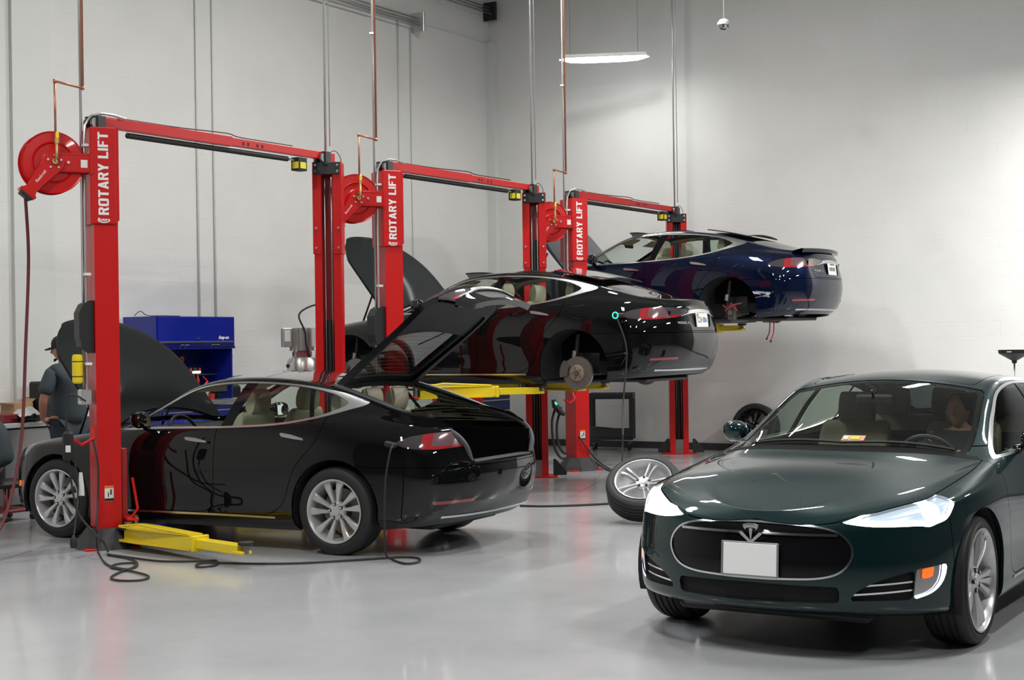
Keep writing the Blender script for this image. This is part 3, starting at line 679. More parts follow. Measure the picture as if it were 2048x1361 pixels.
    if cfg.get('wipers'):
        for y0, y1 in ((.66, .02), (.05, -.60)):
            b = MB(); pts = []
            for k in range(9):
                y = y0+(y1-y0)*k/8; x = 1.085-.30*y*y-.02*sin(pi*k/8); pts.append((x, y, float(zc(x))-(float(zc(x))-float(Ez(x)))*(y/.74)**2+.016))
            b.tube(pts, .009, 'matte_black', 6); b.build('wiper', R)
    rp = cfg.get('roof_m', 'roof_glass')
    for k, q in enumerate(P['roof']):
        if k == 1 and cfg.get('pano'): continue
        gm('roof_panel', [(mir(q), rp)], [(mir(q), rim, 'matte_black')])
    if cfg.get('pano'):            # front glass slid back on top of the rear glass
        q = mir(P['roof'][1]); V = q.V.copy(); V[:, 0] -= .50; V[:, 2] += .025+.03*np.clip((.1-.5-V[:, 0])/.6, 0, 1)-(zc(V[:, 0]+.50)-zc(V[:, 0])); s = Patch(V, q.N, q.T, q.F)
        gm('sliding_roof_glass', [(s, 'roof_glass'), (s.offset(-.014), 'matte_black', True)], [(s, .014, 'matte_black')])
        b = MB(); pts = [(.17-.10*y*y, y, float(zc(.15))+.045-.10*y*y) for y in np.linspace(-.50, .50, 15)]
        for a, c in zip(pts[:-1], pts[1:]): b.add([a, c, (c[0]-.05, c[1], c[2]-.065), (a[0]-.05, a[1], a[2]-.065)], [(0, 1, 2, 3)], 'matte_black')
        b.tube(pts, .008, 'matte_black', 6); b.build('wind_deflector', R)
    # hood
    hp = mir(P['hood']); a = radians(cfg.get('hood', 0))
    hm = cfg.get('hood_m', pm)
    h = gm('hood', [(hp, hm)]+([(hp.offset(-.03), 'matte_black', True)] if a else []), [(hp, .03 if a else rim, hm)])
    if a: h.matrix_local = Matrix.Translation((1.0, 0, .97)) @ Matrix.Rotation(-a, 4, 'Y') @ Matrix.Translation((-1.0, 0, -.97))
    if a:
        b = MB(); b.box((1.55, 0, .72), (1.20, 1.30, .04), 'matte_black', bev=.01); b.box((1.5, 0, .78), (.8, .95, .10), 'matte_black', bev=.03)
        for yy in (.55, -.55): b.cyl((1.62, yy, .80), (1.42, yy*1.05, 1.20), .012, 'black_steel', 8)
        b.build('front_trunk_tub', R)
    # hatch and its own parts
    H = empty('hatch'); H.parent = R
    op = cfg.get('hatch', 0)
    gm('hatch_panel', [(mir(P['hatch']), pm)]+([(mir(concat([P['hatch'], P['bar'], P['recess'], P['tail_h']]).offset(-.05)), 'trimgrey', True)] if op else []), [(mir(P['hatch']), .05 if op else rim, pm)], par=H)
    rw = mir(P['rwin'].offset(-.002)); gm('rear_window', [(rw, 'rear_glass')], par=H)
    rb_ = P['rwin'].clip(-(d_rwin(P['rwin'])+.05)).offset(-.006); gm('window_border', [(mir(rb_), 'matte_black'), (mir(rb_.offset(-.02)), 'matte_black', True)], [(mir(rb_), .02, 'matte_black')], par=H)
    if op:
        b = MB()
        for k in range(16):
            x = -1.36-.05*k; xx = [(x, y, float(zc(x))-(float(zc(x))-float(Ez(x)))*(y/float(Ey(x)))**2-.012) for y in np.linspace(-.42, .42, 9)]
            b.tube(xx, .0009, 'steel', 4)
        b.build('heating_wires', H)
        tp = P['rwin'].clip(X(P['rwin'])+1.93-.12*Y(P['rwin'])**2); gm('inner_trim', [(mir(tp.offset(-.03)), 'trimgrey', True)], [(mir(tp.offset(-.004)), .03, 'trimgrey')], par=H)
        b = MB(); b.box((-2.36, 0, .965), (.06, .10, .09), 'matte_black', (0, .5, 0), bev=.01); b.box((-2.33, .19, .99), (.04, .09, .04), 'gloss_black', (0, .5, 0), bev=.008); b.box((-2.33, -.19, .99), (.04, .09, .04), 'gloss_black', (0, .5, 0), bev=.008); b.build('hatch_latch', H)
    gm('chrome_bar', [(mir(P['bar'].offset(.006)), 'brightmetal')], [(mir(P['bar'].offset(.006)), .012, 'brightmetal')], par=H)
    gm('plate_recess', [(mir(P['recess'].offset(-.012)), 'matte_black' if pm == 'black' else pm)], [(mir(P['recess']), .012, pm)], par=H)
    for f in (1, -1):
        q = P['tail_h']; gm('taillight', [(lr(q.clip(.90-Z(q)), f), 'lens_clear'), (lr(q.clip(Z(q)-.90), f), 'lens_red')], [(lr(q, f), .02, 'lens_clear')], par=H)
    if cfg.get('spoiler'):
        b = MB(); pts = [(-2.40-.10*(1-(y/.66)**2), y, 1.085+.012*(1-(y/.66)**2)) for y in np.linspace(-.66, .66, 19)]
        vs, fs = [], []
        for p in pts: vs += [(p[0]+.14, p[1], p[2]-.012), (p[0], p[1], p[2]+.018), (p[0]-.02, p[1], p[2]+.012), (p[0], p[1], p[2]-.035)]
        for k in range(len(pts)-1):
            for i in range(4): fs.append((k*4+i, k*4+(i+1) % 4, k*4+4+(i+1) % 4, k*4+4+i))
        b.add(vs, fs, 'gloss_black', False); b.build('spoiler', H)
    if cfg.get('badge'):
        hp_ = P['hatch']; hp_ = hp_ if len(hp_.V) else hp_; i_ = int(np.argmin((hp_.V[:, 1]-.40)**2+(hp_.V[:, 2]-.815)**2+np.where(hp_.V[:, 0] > -2.3, 9, 0))); v_, n_ = Vector(hp_.V[i_]), Vector(hp_.N[i_]).normalized()
        ux = Vector((0, 0, 1)).cross(n_).normalized(); uy = n_.cross(ux); c_ = v_+n_*.003
        text_mesh('MODEL S', .036, 'brightmetal', H, 'badge', Matrix(((ux.x, uy.x, n_.x, c_.x), (ux.y, uy.y, n_.y, c_.y), (ux.z, uy.z, n_.z, c_.z), (0, 0, 0, 1))), xs=1.25, spacing=1.15, extrude=.002)
    if op: H.matrix_local = Matrix.Translation((-1.24, 0, 1.37)) @ Matrix.Rotation(radians(op), 4, 'Y') @ Matrix.Translation((1.24, 0, -1.37))
    if op:
        for f in (1, -1):
            a_ = Vector((-1.72, .60*f, 1.10)); c_ = H.matrix_local @ Vector((-1.98, .56*f, 1.10)); b = MB(); md = a_.lerp(c_, .55); b.tube([a_, md, md, c_], [.016, .016, .010, .010], 'matte_black', 10); b.build('gas_strut', R)
            b = MB(); sp = smooth_pts([(-1.26, .60*f, 1.345), (-1.64, .635*f, 1.235), (-2.05, .645*f, 1.095), (-2.36, .63*f, .99), (-2.47, .58*f, .88), (-2.49, .52*f, .745)], 5); b.tube(sp, .021, 'seal', 8); b.build('trunk_seal', R)
        b = MB(); b.box((-2.455, 0, .735), (.10, 1.04, .022), 'plasticgrey', bev=.008); b.build('trunk_sill', R)
    if cfg.get('plate'):
        pl = cfg['plate']; b = MB(); b.box((-2.563, 0, .845), (.006, .305, .152), 'label', (0, radians(6), 0), bev=.002); o = b.build('license_plate', H)
        tx = lambda t, sz, z, xs: text_mesh(t, sz, 'plate_blue', o, 'plate_number', Matrix.Translation((-2.5675, 0, z)) @ Matrix.Rotation(-pi/2, 4, 'Z') @ Matrix.Rotation(radians(84), 4, 'X'), xs=xs, extrude=.0005)
        if pl.get('txt'):
            b = MB(); b.box((-2.567, .115, .900), (.002, .04, .03), 'orange', (0, radians(6), 0)); b.box((-2.5655, 0, .785), (.002, .20, .014), 'plate_pale', (0, radians(6), 0)); b.build('plate_band', o); tx(pl['txt'], .085, .845, .80)
        else:
            b = MB()
            for k in range(6): b.box((-2.5672, .095-.038*k, .845), (.0015, .022, .05), 'plasticgrey', (0, radians(6), 0))
            b.box((-2.567, 0, .905), (.002, .16, .012), 'plasticgrey', (0, radians(6), 0)); b.build('plate_marks', o)
    # floor pan, trunk, cabin
    b = MB(); b.box((.0, 0, .20), (2.10, 1.72, .06), 'matte_black', bev=.02); b.box((0, 0, .21), (4.3, 1.10, .05), 'matte_black', bev=.02); b.build('floor_pan', R)
    b = MB()
    b.box((.1, 0, .33), (2.0, 1.66, .04), 'carpet'); b.build('cabin_floor', R)
    if op or True:
        b = MB(); b.box((-1.80, 0, .42), (1.30, 1.10, .03), 'carpet'); b.box((-1.02, 0, .70), (.04, 1.30, .55), 'carpet')
        for f in (1, -1): b.box((-1.80, .58*f, .68), (1.30, .03, .52), 'carpet')
        b.box((-2.44, 0, .56), (.03, 1.1, .28), 'carpet'); b.box((-1.30, 0, .985), (.42, 1.28, .02), 'carpet'); b.build('trunk_lining', R)
    sm = cfg.get('seat_m', 'cream')
    seat(R, .20, .37, sm, 'front_seat'); seat(R, .20, -.37, sm, 'front_seat')
    for y in (.42, 0, -.42): seat(R, -.72, y, sm, 'rear_seat')
    b = MB(); prof = smooth_pts([(1.02, 0, .60), (.62, 0, .62), (.60, 0, .80), (.66, 0, .905), (.80, 0, .955), (1.05, 0, .96), (1.12, 0, .90)], 3, True); n = len(prof)
    vs = [(p.x, y, p.z) for y in (-.74, .74) for p in prof]; fs = [(i, (i+1) % n, n+(i+1) % n, n+i) for i in range(n)]+[tuple(range(n)), tuple(range(n, 2*n))]
    b.add(vs, fs, 'matte_black', False); b.box((.66, 0, .82), (.02, .28, .26), 'gloss_black', (0, radians(-10), 0), bev=.01); b.build('dashboard', R)
    b = MB(); c = Vector((.50, .37, .90)); ax = Vector((-.9, 0, .42)).normalized(); u = ax.orthogonal().normalized(); v = ax.cross(u)
    b.tube([c+(u*cos(t)+v*sin(t))*.185 for t in [2*pi*k/28 for k in range(28)]], .015, 'matte_black', 8, closed=True)
    b.box(c, (.03, .30, .05), 'matte_black', (0, radians(-25), 0), bev=.01); b.box(c-ax*.02, (.05, .12, .12), 'matte_black', (0, radians(-25), 0), bev=.02); b.cyl(c-ax*.02, c-ax*.2, .03, 'matte_black', 10); b.build('steering_wheel', R)
    b = MB(); b.box((.42, 0, 1.285), (.03, .24, .065), 'matte_black', (0, radians(10), 0), bev=.015); b.cyl((.42, 0, 1.29), (.47, 0, 1.345), .008, 'matte_black', 8); b.build('rear_view_mirror', R)
    if not lit:
        for y in (.36, -.36): b = MB(); b.box((.22, y, 1.315), (.17, .36, .016), 'headliner', (0, radians(22), 0), bev=.006); b.build('sun_visor', R)
    # wheels
    for xc, yc, zc_, k in ((1.48, .832, .352, 'fl'), (1.48, -.832, .352, 'fr'), (-1.48, .85, .352, 'rl'), (-1.48, -.85, .352, 'rr')):
        f = 1 if yc > 0 else -1
        if k in cfg.get('off', ()):
            e = empty('hub_assembly'); e.parent = R; e.location = (xc, yc, zc_-cfg.get('droop', .06)); e.rotation_euler.z = 0 if f > 0 else pi
            b = MB()
            if cfg.get('disc_on', True):
                b.lathe([(0, .035), (.070, .035), (.085, .030), (.092, .005), (.0, .005)], 'rust', 40, 'y'); b.lathe([(0, .05), (.030, .05), (.034, .035)], 'castiron', 20, 'y')
                for i in range(5): t = 2*pi*i/5; b.cyl((cos(t)*.058, .03, sin(t)*.058), (cos(t)*.058, .04, sin(t)*.058), .009, 'castiron', 8)
                b.build('wheel_hub', e)
                b = MB(); b.lathe([(.092, .008), (.176, .008), (.180, .0), (.176, -.008), (.18, -.014), (.18, -.022), (.0, -.024)], 'steel', 56, 'y'); b.build('brake_disc', e)
                b = MB(); pts = [(cos(t)*rd, sin(t)*rd) for rd, rng in ((.205, range(-3, 4)), (.11, range(3, -4, -1))) for t in [.25+i*.16 for i in rng]]
                b.prism(pts, .09, 'castiron', (0, .035, 0), (1, 0, 0), (0, 0, 1)); b.build('brake_caliper', e)
            else:
                b.box((0, -.06, 0), (.12, .08, .20), 'castiron', bev=.02); b.cyl((0, -.05, .0), (0, .02, 0), .035, 'castiron', 14)
                b.build('wheel_hub', e); b = MB(); b.tube([(.12, -.05, .10), (.05, -.0, .05), (-.02, .02, .12), (-.1, 0, .02)], .012, 'redtrim', 8); b.tube([(-.14, -.05, .12), (-.05, .02, .10), (.06, .03, .02)], .010, 'redtrim', 8); b.build('brake_hoses', e)
            b = MB(); b.cyl((.10, -.10, -.06), (.04, -.10, .42), .026, 'black_steel', 12); b.cyl((.09, -.10, .16), (.078, -.10, .24), .034, 'conduit', 12)
            b.tube([(0, -.03, -.02), (-.02, -.25, -.01)], .045, 'castiron', 10); b.tube([(-.12, -.28, -.10), (0, -.05, -.11), (.12, -.28, -.10)], .022, 'castiron', 8); b.box((0, -.27, .1), (.30, .04, .26), 'black_steel', bev=.02); b.build('suspension_strut', e)
        else:
            e = make_wheel(R, 'wheel', cfg.get('wheel', 'ten'), cfg.get('rr', .255), cfg.get('rim_m', 'rim'), cfg.get('rim_m', 'rim')); e.location = (xc, yc, zc_); e.rotation_euler = (0, cfg.get('spin', .3)*f, 0 if f > 0 else pi)
            if k[0] == 'f': e.rotation_euler.z += cfg.get('steer', 0)
    return R
M['matte_grey'] = mat('dark grey valance plastic', (.022, .026, .028), .35)
M['plate_blue'] = mat('blue plate print', (.03, .10, .35), .5)

M['seal'] = mat('grey rubber seal', (.055, .06, .062), .45)

M['lamp_glow'] = mat('lamp bowl with painted glow', (.45, .46, .50), .15, .7, emit=(.7, .78, 1), es=.9)  # emission stands in for headlamp light falling on the reflector bowl

M['plate_pale'] = mat('pale blue plate print', (.25, .45, .65), .5)

# ---------------------------------------------------------------- frames and small placement helpers
def hall(r, y, z=0.0):             # r along the row of lifts from the first post, y towards the wall in front of the cars
    return L1+RD*r-ND*y+Vector((0, 0, z))
HALL = Matrix.Translation(L1) @ Matrix.Rotation(ROW, 4, 'Z')
def at(u, v, d):                   # point d metres in front of the camera behind photo position u, v
    a, b = u-1024, v-680.5; c, s = cos(CAM_ROLL), sin(CAM_ROLL); x, y = a*c+b*s, -a*s+b*c
    X_, Yf, Z_ = x/F_PX, 1.0, -y/F_PX; cp, sp = cos(CAM_PITCH), sin(CAM_PITCH)
    w = Vector((X_, Yf*cp-Z_*sp, Yf*sp+Z_*cp)); return Vector((0, 0, CAM_H))+w*(d/w.y)
def gp(u, v, z=0.0):
    p = at(u, v, 10.0); k = (CAM_H-z)/(CAM_H-p.z); return Vector((p.x*k, 10*k, z))
def struct(o): o['kind'] = 'structure'; return o
# ---------------------------------------------------------------- room shell
def wall_mat(name, lo, hi):
    m = bpy.data.materials.new(name); m.use_nodes = True; nt = m.node_tree; b = nt.nodes['Principled BSDF']; L = nt.links.new
    b.inputs['Roughness'].default_value = .55; b.inputs['Specular IOR Level'].default_value = .35
    tc = nt.nodes.new('ShaderNodeTexCoord'); mp = nt.nodes.new('ShaderNodeMapping'); mp.inputs['Rotation'].default_value = (radians(90), 0, 0)
    sx = nt.nodes.new('ShaderNodeSeparateXYZ'); cx = nt.nodes.new('ShaderNodeCombineXYZ'); L(tc.outputs['Object'], sx.inputs[0]); L(sx.outputs[0], cx.inputs[0]); L(sx.outputs[2], cx.inputs[1])
    br = nt.nodes.new('ShaderNodeTexBrick'); br.inputs['Scale'].default_value = 1; br.inputs['Brick Width'].default_value = .406; br.inputs['Row Height'].default_value = .203
    br.inputs['Mortar Size'].default_value = .0045; br.inputs['Mortar Smooth'].default_value = .9; br.inputs['Color1'].default_value = (1, 1, 1, 1); br.inputs['Color2'].default_value = (.97, .97, .97, 1); br.inputs['Mortar'].default_value = (0, 0, 0, 1)
    L(cx.outputs[0], br.inputs['Vector'])
    n = nt.nodes.new('ShaderNodeTexNoise'); n.inputs['Scale'].default_value = 55; n.inputs['Detail'].default_value = 5; L(tc.outputs['Object'], n.inputs['Vector'])
    n2 = nt.nodes.new('ShaderNodeTexNoise'); n2.inputs['Scale'].default_value = 1.3; n2.inputs['Detail'].default_value = 5; L(tc.outputs['Object'], n2.inputs['Vector'])
    n3 = nt.nodes.new('ShaderNodeTexNoise'); n3.inputs['Scale'].default_value = 2.6; L(cx.outputs[0], n3.inputs['Vector'])
    r3 = nt.nodes.new('ShaderNodeMapRange'); r3.inputs['From Min'].default_value = .45; r3.inputs['From Max'].default_value = .62; L(n3.outputs['Fac'], r3.inputs[0])
    br2 = nt.nodes.new('ShaderNodeMath'); br2.operation = 'SUBTRACT'; br2.inputs[0].default_value = 1; L(br.outputs['Fac'], br2.inputs[1])
    mu = nt.nodes.new('ShaderNodeMath'); mu.operation = 'MULTIPLY'; L(br.outputs['Fac'], mu.inputs[0]); L(r3.outputs[0], mu.inputs[1])
    sb = nt.nodes.new('ShaderNodeMath'); sb.operation = 'MULTIPLY_ADD'; sb.inputs[1].default_value = -.6; L(mu.outputs[0], sb.inputs[0])
    nn = nt.nodes.new('ShaderNodeMath'); nn.operation = 'MULTIPLY'; nn.inputs[1].default_value = .35; L(n.outputs['Fac'], nn.inputs[0]); L(nn.outputs[0], sb.inputs[2])
    bp = nt.nodes.new('ShaderNodeBump'); bp.inputs['Strength'].default_value = .45; bp.inputs['Distance'].default_value = .008; L(sb.outputs[0], bp.inputs['Height']); L(bp.outputs[0], b.inputs['Normal'])
    cr = nt.nodes.new('ShaderNodeMapRange'); cr.inputs['From Min'].default_value = .3; cr.inputs['From Max'].default_value = .7; L(n2.outputs['Fac'], cr.inputs[0])
    mx = nt.nodes.new('ShaderNodeMix'); mx.data_type = 'RGBA'; mx.inputs['A'].default_value = (*lo, 1); mx.inputs['B'].default_value = (*hi, 1); L(cr.outputs[0], mx.inputs['Factor']); L(mx.outputs['Result'], b.inputs['Base Color'])
    return m
M['wall'] = wall_mat('painted block wall', (.66, .66, .64), (.70, .70, .685))
M['wall_smooth'] = mat('painted smooth wall', (.63, .65, .63), .5, noise=(2, .03))
M['base'] = mat('grey rubber base', (.035, .038, .042), .5)
M['ceiling'] = mat('white ceiling deck', (.50, .52, .50), .8)
def floor_mat():
    m = bpy.data.materials.new('grey epoxy floor'); m.use_nodes = True; nt = m.node_tree; b = nt.nodes['Principled BSDF']; L = nt.links.new
    tc = nt.nodes.new('ShaderNodeTexCoord'); n = nt.nodes.new('ShaderNodeTexNoise'); n.inputs['Scale'].default_value = .9; n.inputs['Detail'].default_value = 6; n.inputs['Roughness'].default_value = .6
    L(tc.outputs['Object'], n.inputs['Vector']); mx = nt.nodes.new('ShaderNodeMix'); mx.data_type = 'RGBA'; mx.inputs['A'].default_value = (.385, .392, .405, 1); mx.inputs['B'].default_value = (.425, .43, .445, 1)
    r = nt.nodes.new('ShaderNodeMapRange'); r.inputs['From Min'].default_value = .35; r.inputs['From Max'].default_value = .65; L(n.outputs['Fac'], r.inputs[0]); L(r.outputs[0], mx.inputs['Factor']); L(mx.outputs['Result'], b.inputs['Base Color'])
    r2 = nt.nodes.new('ShaderNodeMapRange'); r2.inputs['To Min'].default_value = .16; r2.inputs['To Max'].default_value = .30; L(n.outputs['Fac'], r2.inputs[0]); L(r2.outputs[0], b.inputs['Roughness'])
    n2 = nt.nodes.new('ShaderNodeTexNoise'); n2.inputs['Scale'].default_value = 9; n2.inputs['Detail'].default_value = 2; L(tc.outputs['Object'], n2.inputs['Vector'])
    bp = nt.nodes.new('ShaderNodeBump'); bp.inputs['Strength'].default_value = .10; bp.inputs['Distance'].default_value = .01; L(n2.outputs['Fac'], bp.inputs['Height']); L(bp.outputs[0], b.inputs['Normal'])
    b.inputs['Coat Weight'].default_value = .35; b.inputs['Coat Roughness'].default_value = .08
    return m
M['floor'] = floor_mat(); M['unseen_dark_wall'] = mat('unseen wall darkened for reflections', (.10, .105, .11), .7)  # dark colour on the unseen walls keeps reflections in the car paint dark
RW, FW, CEIL = 12.0, 3.73, 8.6       # right wall row position, front wall, ceiling height
BACK, LEFT = -17.0, -14.0
def hbox(name, r0, r1, y0, y1, z0, z1, m, bev=0):
    b = MB(); b.box((0, 0, 0), (r1-r0, y1-y0, z1-z0), m, bev=bev); o = b.build(name); o.matrix_world = HALL @ Matrix.Translation(((r0+r1)/2, (y0+y1)/2, (z0+z1)/2)); return o
struct(hbox('floor', LEFT, RW, BACK, FW, -.2, 0, 'floor')); struct(hbox('ceiling', LEFT, RW, BACK, FW, CEIL, CEIL+.2, 'ceiling'))
struct(hbox('wall_left', LEFT, RW+.2, FW, FW+.2, -.2, CEIL+.2, 'wall'))
SPL = -7.0  # right wall past here is unseen, coloured dark to darken car side reflections
for nm, ya, yb, mm in (('wall_right', SPL, FW, 'wall'), ('wall_right_rear', BACK, SPL, 'unseen_dark_wall')):
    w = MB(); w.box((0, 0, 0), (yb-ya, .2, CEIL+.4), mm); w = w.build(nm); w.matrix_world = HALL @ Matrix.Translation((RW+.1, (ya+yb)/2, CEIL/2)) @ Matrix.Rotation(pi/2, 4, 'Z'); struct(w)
struct(hbox('wall_back', LEFT, RW+.2, BACK-.2, BACK, -.2, CEIL+.2, 'unseen_dark_wall')); struct(hbox('wall_far_left', LEFT-.2, LEFT, BACK-.2, FW+.2, -.2, CEIL+.2, 'unseen_dark_wall'))
struct(hbox('trim_1', RW-.10, RW, FW-.16, FW, .1, 6.6, 'wall_smooth'))            # slim boxed corner
struct(hbox('trim_2', 2.18, 2.72, FW-.05, FW, 0, CEIL, 'wall_smooth'))              # smooth pilaster by the left edge
struct(hbox('trim_3', 2.72, RW-.10, FW-.022, FW, 6.60, 6.63, 'wall_smooth'))
struct(hbox('baseboard_right', RW-.02, RW, BACK, FW, 0, .105, 'base')); struct(hbox('baseboard_left', 2.72, RW-.02, FW-.02, FW, 0, .105, 'base'))
# pairs of conduits fixed to the wall in front of the cars
def wallr(u):                        # row position on the front wall seen at photo column u
    a = (u-1024)/F_PX; n = ND; r = RD   # solve (at depth d): (P-L1).ND = -FW
    d = (-FW+L1.dot(ND))/(a*ND.x+ND.y); P = Vector((a*d, d, 0)); return (P-L1).dot(RD)
for u, zt in ((398, 8.6), (431, 8.6), (803, 6.55), (828, 6.45)):
    r = wallr(u); b = MB(); b.cyl((0, 0, .3), (0, 0, zt), .014, 'wall_smooth', 8); o = b.build('wall_conduit')
    o.matrix_world = HALL @ Matrix.Translation((r, FW-.016, 0)); tag(o, {398: 'thin painted conduit up the wall left of centre, left one of the close pair', 431: 'thin painted conduit up the wall left of centre, right one of the close pair', 803: 'thin painted conduit on the wall behind the middle lift, left of its pair', 828: 'thin painted conduit on the wall behind the middle lift, right of its pair'}[u], 'conduit', 'conduits fixed to the block wall')
for (u0, v0, u1, v1, lab, m) in ((700, -8, 832, 44, 'pale pipe rack high on the wall, ending left of the corner', 'conduit'), (880, -22, 990, 22, 'dark ended pipe rack at the top of the picture near the corner', 'conduit')):
    r0, r1 = wallr(u0), min(wallr(u1), RW-.13); d1 = hall(r1, FW-.2).y; z1 = min(at(u1, v1, d1).z, 8.3)
    e = empty('pipe_rack', (0, 0, 0), 0, lab, 'pipes', 'pipe racks high on the wall'); e.matrix_world = HALL @ Matrix.Translation((r1, FW-.14, z1))
    b = MB()
    for k in range(3): b.cyl((-4.2, -.02+.02*k, .055*k-.05), (0, -.02+.02*k, .055*k-.05), .014, 'conduit', 8)
    b.build('pipes', e); b = MB(); b.box((.0, .02, .0), (.045, .24, .30), 'matte_black' if u1 > 900 else 'conduit', bev=.005); b.build('bracket', e)
# marks on the wall
b = MB(); b.tube([at(1396, 826, 23.0)+Vector((0, 0, 0)), at(1412, 832, 22.95)], .004, 'base', 4)
# ---------------------------------------------------------------- light fixtures
M['tube_on'] = mat('lit lamp diffuser', (.95, .97, 1), .4, emit=(.93, .97, 1), es=16)
def fixture(P, ang, power, label=None, n=[0]):
    e = empty('ceiling_light', P, ang, label or 'suspended strip light on the dim ceiling above the workshop', 'light', 'strip lights hung over the workshop')
    b = MB(); b.box((0, 0, .045), (1.26, .30, .05), 'white', bev=.01); b.build('housing', e)
    b = MB(); vs, fs = [], []
    for i, (x, s) in enumerate([(-.66, .15), (-.5, .8), (-.3, 1), (.3, 1), (.5, .8), (.66, .15)]):
        for k in range(9): a = pi*k/8; vs.append((x, cos(a)*.13*s, .02-sin(a)*.06*s))
    for i in range(5):
        for k in range(8): fs.append((i*9+k, i*9+k+1, i*9+k+10, i*9+k+9))
    b.add(vs, fs, 'tube_on', True); b.build('diffuser', e)
    b = MB()
    for x in (-.5, .5): b.cyl((x, 0, .07), (x, 0, CEIL-P.z), .003, 'steel', 4)
    b.build('hanger', e)
    l = light('lamp', (0, 0, -.06), 1.2, power, (0, 0, 0), (1, .985, .95), 180, .26); l.parent = e
    return e
EP = 186
VIS = at(1208, 119, 22.3)
fixture(VIS, radians(-8), 28, 'glowing strip light hanging before the right wall, the only one in view')
for r, y, z, e in ((2.3, -.9, 7.5, 1.2), (6.4, -.9, 7.5, 1.2), (10.2, -7.3, 5.4, 2.3), (8.6, -11, 5.5, .6), (6.0, -5.2, 5.4, .5), (5.0, -8.6, 6.4, .6), (1.6, -5.2, 5.0, .4), (.5, -8.6, 6.4, .6), (-4.0, -6.4, 5.5, .9), (-4.0, -1.2, 6.2, 1), (-9.0, -3.5, 6.2, .7), (3.5, -11.5, 5.5, .6), (-3.0, -11.5, 5.5, .6)):
    fixture(hall(r, y, z), ROW, EP*e)

# ---------------------------------------------------------------- two-post lifts
def cprof(w, d, lip, t):
    h, k = w/2, d/2
    return [(-k, -h), (k, -h), (k, -h+lip), (k-t, -h+lip), (k-t, -h+t), (-k+t, -h+t), (-k+t, h-t), (k-t, h-t), (k-t, h-lip), (k, h-lip), (k, h), (-k, h)]
GLYPH = {'R': (.62, [(0, 0, .2, 1), (.2, .83, .5, 1), (.4, .55, .6, .93), (.2, .45, .52, .61)], [[(.28, .47), (.48, .47), (.63, 0), (.42, 0)]]),
 'O': (.62, [(0, .10, .2, .90), (.42, .10, .62, .90), (.10, .83, .52, 1), (.10, 0, .52, .17)], [[(0, .9), (.10, 1), (.12, .83), (.2, .8)], [(.62, .9), (.52, 1), (.50, .83), (.42, .8)], [(0, .1), (.2, .2), (.12, .17), (.10, 0)], [(.62, .1), (.42, .2), (.50, .17), (.52, 0)]]),
 'T': (.6, [(.2, 0, .4, 1), (0, .83, .6, 1)], []), 'A': (.64, [(.15, .20, .49, .36)], [[(0, 0), (.2, 0), (.40, 1), (.22, 1)], [(.44, 0), (.64, 0), (.42, 1), (.24, 1)]]),
 'Y': (.62, [(.21, 0, .41, .5)], [[(0, 1), (.21, 1), (.41, .42), (.21, .42)], [(.41, 1), (.62, 1), (.41, .42), (.21, .42)]]), 'L': (.54, [(0, 0, .2, 1), (0, 0, .54, .17)], []),
 'I': (.2, [(0, 0, .2, 1)], []), 'F': (.52, [(0, 0, .2, 1), (0, .83, .52, 1), (0, .42, .46, .58)], []), ' ': (.26, [], [])}
def block_text(m, txt, org, sx, sy, ux, uy, mt='letter', h=.0012):
    x = 0
    for c in txt:
        w, rs, ps = GLYPH[c]; h0 = h
        for a, b, c2, d in rs: h += .00012; m.prism([((x+a)*sx, b*sy), ((x+c2)*sx, b*sy), ((x+c2)*sx, d*sy), ((x+a)*sx, d*sy)], h, mt, org, ux, uy)
        for p in ps: h += .00012; m.prism([((x+a)*sx, b*sy) for a, b in p], h, mt, org, ux, uy)
        h = h0
        x += w+.085
    return x*sx
def arm(parent, a, b, z, name='arm'):
    a, b = Vector((*a, z)), Vector((*b, z)); d = (b-a); L = d.length; ang = math.atan2(d.y, d.x)
    e = empty(name); e.parent = parent; e.location = a; e.rotation_euler.z = ang
    m = MB(); m.box((L*.33, 0, 0), (L*.62, .13, .105), 'yellow', bev=.006)
    m.prism([(0, -.09), (.05, -.12), (L*.18, -.12), (L*.60, -.062), (L*.60, .062), (L*.18, .12), (.05, .12), (0, .09)], .012, 'yellow', (0, 0, .056)); m.prism([(0, -.09), (.05, -.12), (L*.18, -.12), (L*.60, -.062), (L*.60, .062), (L*.18, .12), (.05, .12), (0, .09)], .012, 'yellow', (0, 0, -.060))
    m.box((L*.63, 0, 0), (.04, .155, .125), 'yellow', bev=.006); m.tube([(.04, -.11, .066), (L*.2, -.11, .10), (L*.58, -.06, .07)], .010, 'yellow', 6)
    m.build('outer_beam', e)
    m = MB(); m.box((L*.80, 0, .0), (L*.34, .095, .075), 'yellow', bev=.005); m.box((L*.97, 0, -.02), (.12, .11, .03), 'yellow', bev=.01); m.build('sliding_beam', e)
    m = MB(); m.cyl((L, 0, -.03), (L, 0, .035), .022, 'steel', 12); m.build('pad_screw', e)
    m = MB(); m.lathe([(0, .035), (.05, .035), (.062, .045), (.062, .062), (.055, .066), (0, .066)], 'rubber', 24, 'z', (L, 0, 0)); m.build('lift_pad', e)
    m = MB(); m.cyl((0, 0, -.08), (0, 0, .09), .035, 'steel', 16); m.lathe([(.045, .03), (.095, .03), (.10, .045), (.045, .045)], 'black_steel', 20); m.build('pivot_pin', e)
    return e
